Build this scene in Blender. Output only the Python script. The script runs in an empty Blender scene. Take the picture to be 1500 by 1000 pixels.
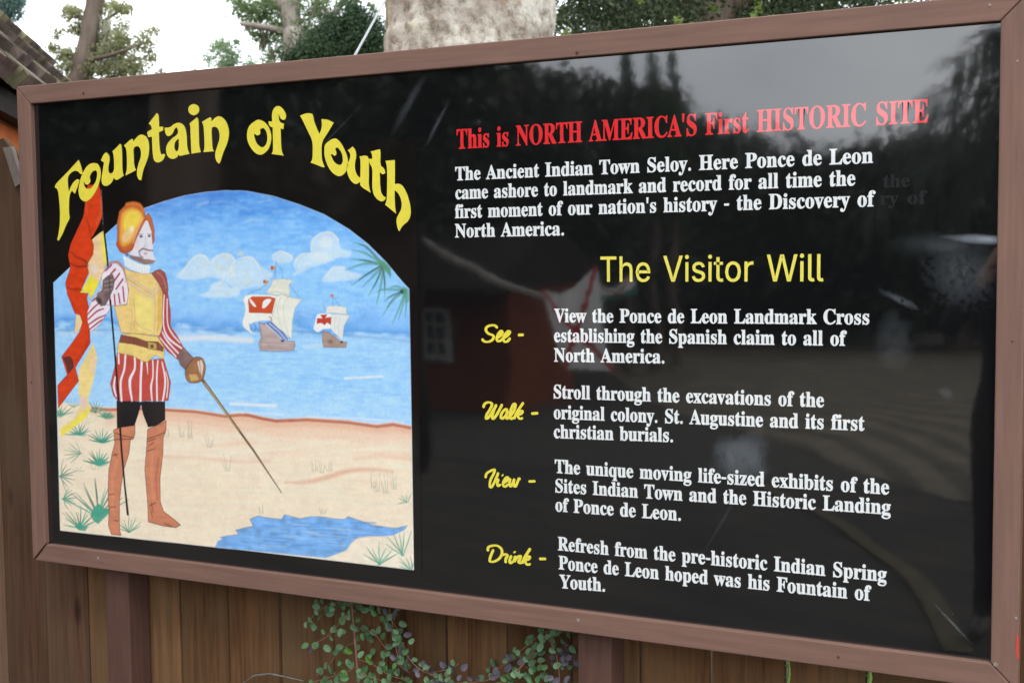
import bpy, bmesh, math, random, json
import numpy as np
from mathutils import Vector, Matrix, noise as mnoise

random.seed(7); RNG = np.random.default_rng(11)
SC = bpy.context.scene
COL = SC.collection
# ------------------------------------------------------------------ camera
RCAM = np.array([[0.8953641987711931, -0.021055274560590198, 0.44483662953043485],
                 [0.445229492791676, 0.06402864453979737, -0.8931243090560592],
                 [-0.009677308886572922, 0.9977259183220482, 0.06670338522998231]])
CLOC = np.array([2.596747, -2.437386, 1.53])
FPX = 1860.0
cam_data = bpy.data.cameras.new('camera'); cam = bpy.data.objects.new('camera', cam_data); COL.objects.link(cam)
m4 = Matrix.Identity(4)
for i in range(3):
    for j in range(3): m4[i][j] = RCAM[i][j]
    m4[i][3] = CLOC[i]
cam.matrix_world = m4
cam_data.sensor_width = 36; cam_data.lens = 36*FPX/1500
cam_data.clip_start = 0.05; cam_data.clip_end = 3000
cam_data.dof.use_dof = True; cam_data.dof.focus_distance = 2.75; cam_data.dof.aperture_fstop = 8
SC.camera = cam
# ------------------------------------------------------------------ world and light
SUN_EL, SUN_AZ = math.radians(52), math.radians(150)
world = bpy.data.worlds.new('World'); SC.world = world; world.use_nodes = True
wn, wl = world.node_tree.nodes, world.node_tree.links
bg = wn['Background']; bg.inputs['Strength'].default_value = 0.1
sky = wn.new('ShaderNodeTexSky'); sky.sky_type = 'NISHITA'; sky.sun_disc = False
sky.sun_elevation = SUN_EL; sky.sun_rotation = SUN_AZ
tc = wn.new('ShaderNodeTexCoord')
mp = wn.new('ShaderNodeMapping'); mp.inputs['Scale'].default_value = (1.0, 1.0, 2.2)
nz = wn.new('ShaderNodeTexNoise'); nz.inputs['Scale'].default_value = 2.2; nz.inputs['Detail'].default_value = 5; nz.inputs['Roughness'].default_value = .5
cr = wn.new('ShaderNodeValToRGB')
cr.color_ramp.elements[0].position = .3; cr.color_ramp.elements[0].color = (.60, .63, .68, 1)
cr.color_ramp.elements[1].position = .68; cr.color_ramp.elements[1].color = (.97, 1.0, 1.02, 1)
vm = wn.new('ShaderNodeVectorMath'); vm.operation = 'SCALE'; vm.inputs['Scale'].default_value = 31.0
mx = wn.new('ShaderNodeMix'); mx.data_type = 'RGBA'; mx.inputs[0].default_value = .88
wl.new(tc.outputs['Generated'], mp.inputs['Vector']); wl.new(mp.outputs[0], nz.inputs['Vector'])
wl.new(nz.outputs[0], cr.inputs[0]); wl.new(cr.outputs[0], vm.inputs[0])
wl.new(sky.outputs[0], mx.inputs[6]); wl.new(vm.outputs[0], mx.inputs[7]); wl.new(mx.outputs[2], bg.inputs['Color'])
sd = bpy.data.lights.new('sun', 'SUN'); sd.energy = 0.9; sd.angle = math.radians(14); sd.color = (1, .96, .9)
sun = bpy.data.objects.new('sun', sd); COL.objects.link(sun)
dsun = Vector((math.sin(SUN_AZ)*math.cos(SUN_EL), math.cos(SUN_AZ)*math.cos(SUN_EL), math.sin(SUN_EL)))
sun.rotation_euler = dsun.to_track_quat('Z', 'Y').to_euler()
SC.view_settings.view_transform = 'Standard'; SC.view_settings.look = 'None'
SC.view_settings.gamma = 1; SC.view_settings.use_curve_mapping = False
SC.view_settings.exposure = 0.14
SC.render.engine = 'CYCLES'

# ------------------------------------------------------------------ helpers
def ray(x, y):
    return RCAM @ np.array([(x-750)/FPX, -(y-500)/FPX, -1.0])
def on_plane(x, y, Y=0.0):
    d = ray(x, y); return CLOC + d*(Y-CLOC[1])/d[1]
def at(x, y, d):
    p = CLOC + ray(x, y)*d; return Vector(p)
def mirrored(x, y, d):
    p = CLOC + ray(x, y)*d; return Vector((p[0], -p[1], p[2]))
def uv(x, y):                       # photograph point -> metres on the face of the board
    p = on_plane(x, y, 0.0); return (float(p[0]), float(p[2]))
def s2l(c):
    c = np.asarray(c, float)/255.0
    return np.where(c <= .04045, c/12.92, ((c+.055)/1.055)**2.4)
def srgb(r, g, b, k=1.0):
    v = s2l((r, g, b))*k; return (float(v[0]), float(v[1]), float(v[2]), 1)

def tag(o, label=None, cat=None, group=None, kind=None):
    if label: o['label'] = label
    if cat: o['category'] = cat
    if group: o['group'] = group
    if kind: o['kind'] = kind
    return o
def link(name, me, mat=None, parent=None):
    o = bpy.data.objects.new(name, me); COL.objects.link(o)
    if mat is not None and me is not None and len(me.materials) == 0: me.materials.append(mat)
    if parent is not None: o.parent = parent
    return o
def empty(name, loc=(0, 0, 0), rz=0):
    o = bpy.data.objects.new(name, None); COL.objects.link(o); o.location = loc; o.rotation_euler = (0, 0, rz); return o
def bm_obj(name, bm, mat=None, parent=None, smooth=False):
    me = bpy.data.meshes.new(name); bm.to_mesh(me); bm.free()
    if smooth:
        for p in me.polygons: p.use_smooth = True
    return link(name, me, mat, parent)
def add_box(bm, x0, x1, y0, y1, z0, z1):
    vs = [bm.verts.new((x, y, z)) for x in (x0, x1) for y in (y0, y1) for z in (z0, z1)]
    for f in ((0, 1, 3, 2), (4, 6, 7, 5), (0, 4, 5, 1), (2, 3, 7, 6), (0, 2, 6, 4), (1, 5, 7, 3)):
        bm.faces.new([vs[i] for i in f])
    return vs
def add_prism(bm, pts, y0, y1):     # outline in (x, z), thickness along y
    a = [bm.verts.new((p[0], y0, p[1])) for p in pts]; b = [bm.verts.new((p[0], y1, p[1])) for p in pts]
    n = len(pts)
    bm.faces.new(a); bm.faces.new(b[::-1])
    for i in range(n): bm.faces.new((a[i], b[i], b[(i+1) % n], a[(i+1) % n]))
def add_tube(bm, pts, rad, sides=8, jitter=0.0, cap=True):
    pts = [Vector(p) for p in pts]; rings = []
    for i, p in enumerate(pts):
        t = (pts[min(i+1, len(pts)-1)]-pts[max(i-1, 0)]).normalized()
        up = Vector((0, 0, 1)) if abs(t.z) < .9 else Vector((1, 0, 0))
        a = t.cross(up).normalized(); b = t.cross(a).normalized()
        r = rad[i] if hasattr(rad, '__len__') else rad
        rings.append([bm.verts.new(p+(a*math.cos(k*math.tau/sides)+b*math.sin(k*math.tau/sides))*r*(1+jitter*random.uniform(-1, 1))) for k in range(sides)])
    for r0, r1 in zip(rings, rings[1:]):
        for k in range(sides): bm.faces.new((r0[k], r0[(k+1) % sides], r1[(k+1) % sides], r1[k]))
    if cap:
        bm.faces.new(rings[0][::-1]); bm.faces.new(rings[-1])
def curve_pts(P, n=8):              # Catmull-Rom through open points
    P = [np.array(p, float) for p in P]; out = []
    for i in range(len(P)-1):
        p0 = P[max(i-1, 0)]; p1 = P[i]; p2 = P[i+1]; p3 = P[min(i+2, len(P)-1)]
        for j in range(n):
            t = j/n
            out.append(.5*((2*p1)+(-p0+p2)*t+(2*p0-5*p1+4*p2-p3)*t*t+(-p0+3*p1-3*p2+p3)*t**3))
    out.append(P[-1]); return out
def loop_pts(P, n=4):
    P = [np.array(p, float) for p in P]; N = len(P); out = []
    for i in range(N):
        p0, p1, p2, p3 = P[i-1], P[i], P[(i+1) % N], P[(i+2) % N]
        for j in range(n):
            t = j/n
            out.append(.5*((2*p1)+(-p0+p2)*t+(2*p0-5*p1+4*p2-p3)*t*t+(-p0+3*p1-3*p2+p3)*t**3))
    return out

# ------------------------------------------------------------------ materials
def new_mat(name):
    m = bpy.data.materials.new(name); m.use_nodes = True
    return m, m.node_tree.nodes, m.node_tree.links, m.node_tree.nodes['Principled BSDF']
def ramp(nt, a, ca, b, cb):
    r = nt.new('ShaderNodeValToRGB'); e = r.color_ramp.elements
    e[0].position = a; e[0].color = ca; e[1].position = b; e[1].color = cb; return r
def tex(nt, ln, scale, vec='Object', stretch=(1, 1, 1), detail=4, rough=.55, kind='ShaderNodeTexNoise'):
    c = nt.new('ShaderNodeTexCoord'); m = nt.new('ShaderNodeMapping'); m.inputs['Scale'].default_value = stretch
    n = nt.new(kind); n.inputs['Scale'].default_value = scale
    if kind == 'ShaderNodeTexNoise': n.inputs['Detail'].default_value = detail; n.inputs['Roughness'].default_value = rough
    ln.new(c.outputs[vec], m.inputs['Vector']); ln.new(m.outputs[0], n.inputs['Vector']); return n, m
def mixc(nt, ln, fac, a, b, mode='MIX'):
    x = nt.new('ShaderNodeMix'); x.data_type = 'RGBA'; x.blend_type = mode
    for sock, v in ((x.inputs[0], fac), (x.inputs[6], a), (x.inputs[7], b)):
        if isinstance(v, (int, float, tuple)): sock.default_value = v
        else: ln.new(v, sock)
    return x.outputs[2]
def bump(nt, ln, h, bsdf, strength=.3, dist=.01):
    b = nt.new('ShaderNodeBump'); b.inputs['Strength'].default_value = strength; b.inputs['Distance'].default_value = dist
    ln.new(h, b.inputs['Height']); ln.new(b.outputs[0], bsdf.inputs['Normal']); return b
def noisy(name, c0, c1, scale=8, rough=.8, bs=.3, bd=.01, stretch=(1, 1, 1), rand=0.0, detail=5, translucent=0):
    m, nt, ln, b = new_mat(name)
    n, mpn = tex(nt, ln, scale, stretch=stretch, detail=detail)
    r = ramp(nt, .3, c0, .7, c1); ln.new(n.outputs[0], r.inputs[0]); out = r.outputs[0]
    if rand:
        oi = nt.new('ShaderNodeObjectInfo'); mm = nt.new('ShaderNodeMapRange')
        mm.inputs[3].default_value = 1-rand; mm.inputs[4].default_value = 1+rand
        ln.new(oi.outputs['Random'], mm.inputs[0])
        v = nt.new('ShaderNodeVectorMath'); v.operation = 'SCALE'; ln.new(out, v.inputs[0]); ln.new(mm.outputs[0], v.inputs['Scale']); out = v.outputs[0]
        av = nt.new('ShaderNodeVectorMath'); av.operation = 'ADD'
        cmb = nt.new('ShaderNodeMath'); cmb.operation = 'MULTIPLY'; cmb.inputs[1].default_value = 37.0
        ln.new(oi.outputs['Random'], cmb.inputs[0])
        tcn = [q for q in nt if q.type == 'TEX_COORD'][0]
        ln.new(tcn.outputs['Object'], av.inputs[0]); ln.new(cmb.outputs[0], av.inputs[1]); ln.new(av.outputs[0], mpn.inputs['Vector'])
    ln.new(out, b.inputs['Base Color']); b.inputs['Roughness'].default_value = rough
    if rough > .7: b.inputs['Specular IOR Level'].default_value = .15
    if bs: bump(nt, ln, n.outputs[0], b, bs, bd)
    if translucent:
        t = nt.new('ShaderNodeBsdfTranslucent'); ln.new(out, t.inputs['Color'])
        ms = nt.new('ShaderNodeMixShader'); ms.inputs[0].default_value = translucent
        o = [q for q in nt if q.type == 'OUTPUT_MATERIAL'][0]
        ln.new(b.outputs[0], ms.inputs[1]); ln.new(t.outputs[0], ms.inputs[2]); ln.new(ms.outputs[0], o.inputs['Surface'])
    return m

GLOSS_IOR = 2.1
def gloss_finish(nt, ln, b, rough=.03):
    """clear glossy finish shared by the board, the print and the vinyl letters: slightly wavy"""
    b.inputs['IOR'].default_value = GLOSS_IOR
    n, _ = tex(nt, ln, 1.6, stretch=(1, 1, 1.6), detail=2, rough=.4)
    n2, _ = tex(nt, ln, 14, detail=3)
    a = nt.new('ShaderNodeMath'); a.operation = 'MULTIPLY_ADD'; a.inputs[1].default_value = .02
    ln.new(n2.outputs[0], a.inputs[0]); ln.new(n.outputs[0], a.inputs[2])
    bump(nt, ln, a.outputs[0], b, .35, .008)
    r = nt.new('ShaderNodeMapRange'); r.inputs[3].default_value = rough*.5; r.inputs[4].default_value = rough*1.8
    ln.new(n2.outputs[0], r.inputs[0]); ln.new(r.outputs[0], b.inputs['Roughness'])

def flat_gloss(name, col, vary=.06, wear=0.0):
    m, nt, ln, b = new_mat(name)
    n, _ = tex(nt, ln, 60, detail=3)
    c1 = tuple(x*(1-vary) for x in col[:3])+(1,); c2 = tuple(min(1, x*(1+vary)) for x in col[:3])+(1,)
    r = ramp(nt, .3, c1, .7, c2); ln.new(n.outputs[0], r.inputs[0]); out = r.outputs[0]
    ln.new(out, b.inputs['Base Color']); gloss_finish(nt, ln, b); return m

# black board with scuffs and smears, plus a glare streak painted into its colour
def smudge_or_glare(nt, ln, cx, cz, rx, rz, rot, nscale, lo, hi, strength):
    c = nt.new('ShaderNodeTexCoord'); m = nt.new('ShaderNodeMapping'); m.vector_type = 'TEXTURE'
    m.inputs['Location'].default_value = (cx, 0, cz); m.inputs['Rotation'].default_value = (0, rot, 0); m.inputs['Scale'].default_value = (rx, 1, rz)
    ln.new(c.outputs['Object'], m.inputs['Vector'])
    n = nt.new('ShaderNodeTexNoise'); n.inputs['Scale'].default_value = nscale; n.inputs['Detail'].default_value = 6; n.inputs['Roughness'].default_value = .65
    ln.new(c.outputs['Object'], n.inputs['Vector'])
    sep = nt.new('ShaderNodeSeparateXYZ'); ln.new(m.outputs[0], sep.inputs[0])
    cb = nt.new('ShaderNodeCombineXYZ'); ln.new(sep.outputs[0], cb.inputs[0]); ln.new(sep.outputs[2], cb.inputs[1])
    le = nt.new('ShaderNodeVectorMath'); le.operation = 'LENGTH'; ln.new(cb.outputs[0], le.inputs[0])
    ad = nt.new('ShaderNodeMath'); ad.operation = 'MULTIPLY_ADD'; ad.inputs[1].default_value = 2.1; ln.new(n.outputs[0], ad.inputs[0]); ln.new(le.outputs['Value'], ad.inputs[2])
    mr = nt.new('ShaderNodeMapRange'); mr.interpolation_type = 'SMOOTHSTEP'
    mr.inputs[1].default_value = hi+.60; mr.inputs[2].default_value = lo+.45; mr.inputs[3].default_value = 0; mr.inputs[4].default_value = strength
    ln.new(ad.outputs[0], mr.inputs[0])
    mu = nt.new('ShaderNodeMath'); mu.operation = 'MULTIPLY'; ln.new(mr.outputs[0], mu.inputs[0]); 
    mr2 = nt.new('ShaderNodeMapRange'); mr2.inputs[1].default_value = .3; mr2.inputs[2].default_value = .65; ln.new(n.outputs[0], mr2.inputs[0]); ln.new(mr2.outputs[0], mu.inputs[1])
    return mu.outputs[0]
def board_material():
    m, nt, ln, b = new_mat('board_black_gloss')
    n, _ = tex(nt, ln, 3, detail=5)
    r = ramp(nt, .35, (.0050, .0055, .0062, 1), .7, (.008, .0078, .0078, 1)); ln.new(n.outputs[0], r.inputs[0])
    total = None
    S = []
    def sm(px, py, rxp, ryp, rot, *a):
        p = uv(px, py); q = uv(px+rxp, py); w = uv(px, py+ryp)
        S.append(smudge_or_glare(nt, ln, p[0], p[1], abs(q[0]-p[0]), abs(w[1]-p[1]), math.radians(rot), *a))
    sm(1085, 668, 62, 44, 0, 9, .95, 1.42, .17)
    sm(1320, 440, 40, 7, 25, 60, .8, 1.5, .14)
    sm(1452, 351, 84, 9, 3.5, 9, .55, 1.5, .75)  # bright sky glare painted in as a pale streak
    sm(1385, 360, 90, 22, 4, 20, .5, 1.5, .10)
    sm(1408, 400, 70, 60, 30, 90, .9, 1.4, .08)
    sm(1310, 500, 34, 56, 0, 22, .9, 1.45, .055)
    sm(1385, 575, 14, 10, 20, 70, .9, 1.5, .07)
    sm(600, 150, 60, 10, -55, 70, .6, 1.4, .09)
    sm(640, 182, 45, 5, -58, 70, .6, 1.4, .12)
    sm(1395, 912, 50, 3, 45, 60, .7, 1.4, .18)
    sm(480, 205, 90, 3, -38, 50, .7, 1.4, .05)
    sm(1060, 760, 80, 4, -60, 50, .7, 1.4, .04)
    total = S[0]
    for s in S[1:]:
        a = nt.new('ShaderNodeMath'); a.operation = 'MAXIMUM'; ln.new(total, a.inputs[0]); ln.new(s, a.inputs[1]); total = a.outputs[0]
    # fine scratches and dust
    d, _ = tex(nt, ln, 190, detail=2); dr = ramp(nt, .74, (0, 0, 0, 1), .80, (.12, .12, .12, 1)); ln.new(d.outputs[0], dr.inputs[0])
    sc_, _ = tex(nt, ln, 24, stretch=(1, 1, 22), detail=3); sr = ramp(nt, .70, (0, 0, 0, 1), .80, (.05, .05, .05, 1)); ln.new(sc_.outputs[0], sr.inputs[0])
    for o in (dr.outputs[0], sr.outputs[0]):
        a = nt.new('ShaderNodeMath'); a.operation = 'ADD'; ln.new(total, a.inputs[0]); ln.new(o, a.inputs[1]); total = a.outputs[0]
    cl = nt.new('ShaderNodeClamp'); ln.new(total, cl.inputs[0])
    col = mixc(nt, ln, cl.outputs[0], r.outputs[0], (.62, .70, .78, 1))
    ln.new(col, b.inputs['Base Color']); gloss_finish(nt, ln, b); return m

def wood_material(name, c0, c1, c2, rough=.85):
    m, nt, ln, b = new_mat(name)
    oi = nt.new('ShaderNodeObjectInfo'); mul = nt.new('ShaderNodeMath'); mul.operation = 'MULTIPLY'; mul.inputs[1].default_value = 53.0
    ln.new(oi.outputs['Random'], mul.inputs[0])
    c = nt.new('ShaderNodeTexCoord'); ad = nt.new('ShaderNodeVectorMath'); ad.operation = 'ADD'
    ln.new(c.outputs['Object'], ad.inputs[0]); ln.new(mul.outputs[0], ad.inputs[1])
    m1 = nt.new('ShaderNodeMapping'); m1.inputs['Scale'].default_value = (1, 1, .045); ln.new(ad.outputs[0], m1.inputs['Vector'])
    g = nt.new('ShaderNodeTexNoise'); g.inputs['Scale'].default_value = 75; g.inputs['Detail'].default_value = 6; g.inputs['Distortion'].default_value = .6; ln.new(m1.outputs[0], g.inputs['Vector'])
    m2 = nt.new('ShaderNodeMapping'); m2.inputs['Scale'].default_value = (1, 1, .30); ln.new(ad.outputs[0], m2.inputs['Vector'])
    l = nt.new('ShaderNodeTexNoise'); l.inputs['Scale'].default_value = 6; l.inputs['Detail'].default_value = 5; l.inputs['Roughness'].default_value = .6; ln.new(m2.outputs[0], l.inputs['Vector'])
    r1 = ramp(nt, .32, c0, .68, c1); ln.new(g.outputs[0], r1.inputs[0])
    r2 = ramp(nt, .38, (0, 0, 0, 1), .70, (1, 1, 1, 1)); ln.new(l.outputs[0], r2.inputs[0])
    col = mixc(nt, ln, r2.outputs[0], r1.outputs[0], c2)
    vo = nt.new('ShaderNodeTexVoronoi'); vo.inputs['Scale'].default_value = 5.0
    m3 = nt.new('ShaderNodeMapping'); m3.inputs['Scale'].default_value = (1.2, .1, .42); ln.new(ad.outputs[0], m3.inputs['Vector']); ln.new(m3.outputs[0], vo.inputs['Vector'])
    rk = ramp(nt, .04, (.35, .3, .28, 1), .10, (1, 1, 1, 1)); ln.new(vo.outputs['Distance'], rk.inputs[0])
    col = mixc(nt, ln, .85, col, rk.outputs[0], 'MULTIPLY')
    mm = nt.new('ShaderNodeMapRange'); mm.inputs[3].default_value = .72; mm.inputs[4].default_value = 1.25; ln.new(oi.outputs['Random'], mm.inputs[0])
    v = nt.new('ShaderNodeVectorMath'); v.operation = 'SCALE'; ln.new(col, v.inputs[0]); ln.new(mm.outputs[0], v.inputs['Scale'])
    ln.new(v.outputs[0], b.inputs['Base Color']); b.inputs['Roughness'].default_value = rough; b.inputs['Specular IOR Level'].default_value = .15
    bump(nt, ln, g.outputs[0], b, .5, .004); return m

def painted_wood(name, c, horizontal=True, wear=.28):
    m, nt, ln, b = new_mat(name)
    st = (.06, 1, 1) if horizontal else (1, 1, .06)
    g, _ = tex(nt, ln, 90, stretch=st, detail=4)
    l, _ = tex(nt, ln, 7, detail=6, rough=.6)
    c0 = tuple(x*.76 for x in c[:3])+(1,); c1 = tuple(x*1.14 for x in c[:3])+(1,)
    r = ramp(nt, .3, c0, .7, c1); ln.new(g.outputs[0], r.inputs[0])
    r2 = ramp(nt, .35, (.93, .92, .92, 1), .65, (1.04, 1.04, 1.04, 1)); ln.new(l.outputs[0], r2.inputs[0])
    col = mixc(nt, ln, .8, r.outputs[0], r2.outputs[0], 'MULTIPLY')
    w, _ = tex(nt, ln, 48, detail=3); rw = ramp(nt, .73, (0, 0, 0, 1), .78, (1, 1, 1, 1)); ln.new(w.outputs[0], rw.inputs[0])
    geo = nt.new('ShaderNodeNewGeometry'); pr = ramp(nt, .52, (0, 0, 0, 1), .60, (1, 1, 1, 1)); ln.new(geo.outputs['Pointiness'], pr.inputs[0])
    w2, _ = tex(nt, ln, 22, detail=4); rw2 = ramp(nt, .50, (0, 0, 0, 1), .62, (1, 1, 1, 1)); ln.new(w2.outputs[0], rw2.inputs[0])
    ed = nt.new('ShaderNodeMath'); ed.operation = 'MULTIPLY'; ln.new(pr.outputs[0], ed.inputs[0]); ln.new(rw2.outputs[0], ed.inputs[1])
    mx_ = nt.new('ShaderNodeMath'); mx_.operation = 'MAXIMUM'; ln.new(rw.outputs[0], mx_.inputs[0])
    f = nt.new('ShaderNodeMath'); f.operation = 'MULTIPLY'; f.inputs[1].default_value = wear; ln.new(mx_.outputs[0], f.inputs[0])
    col = mixc(nt, ln, f.outputs[0], col, (.42, .31, .25, 1))
    ln.new(col, b.inputs['Base Color']); b.inputs['Roughness'].default_value = .6; b.inputs['Specular IOR Level'].default_value = .25
    bump(nt, ln, g.outputs[0], b, .35, .0015); return m
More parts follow.
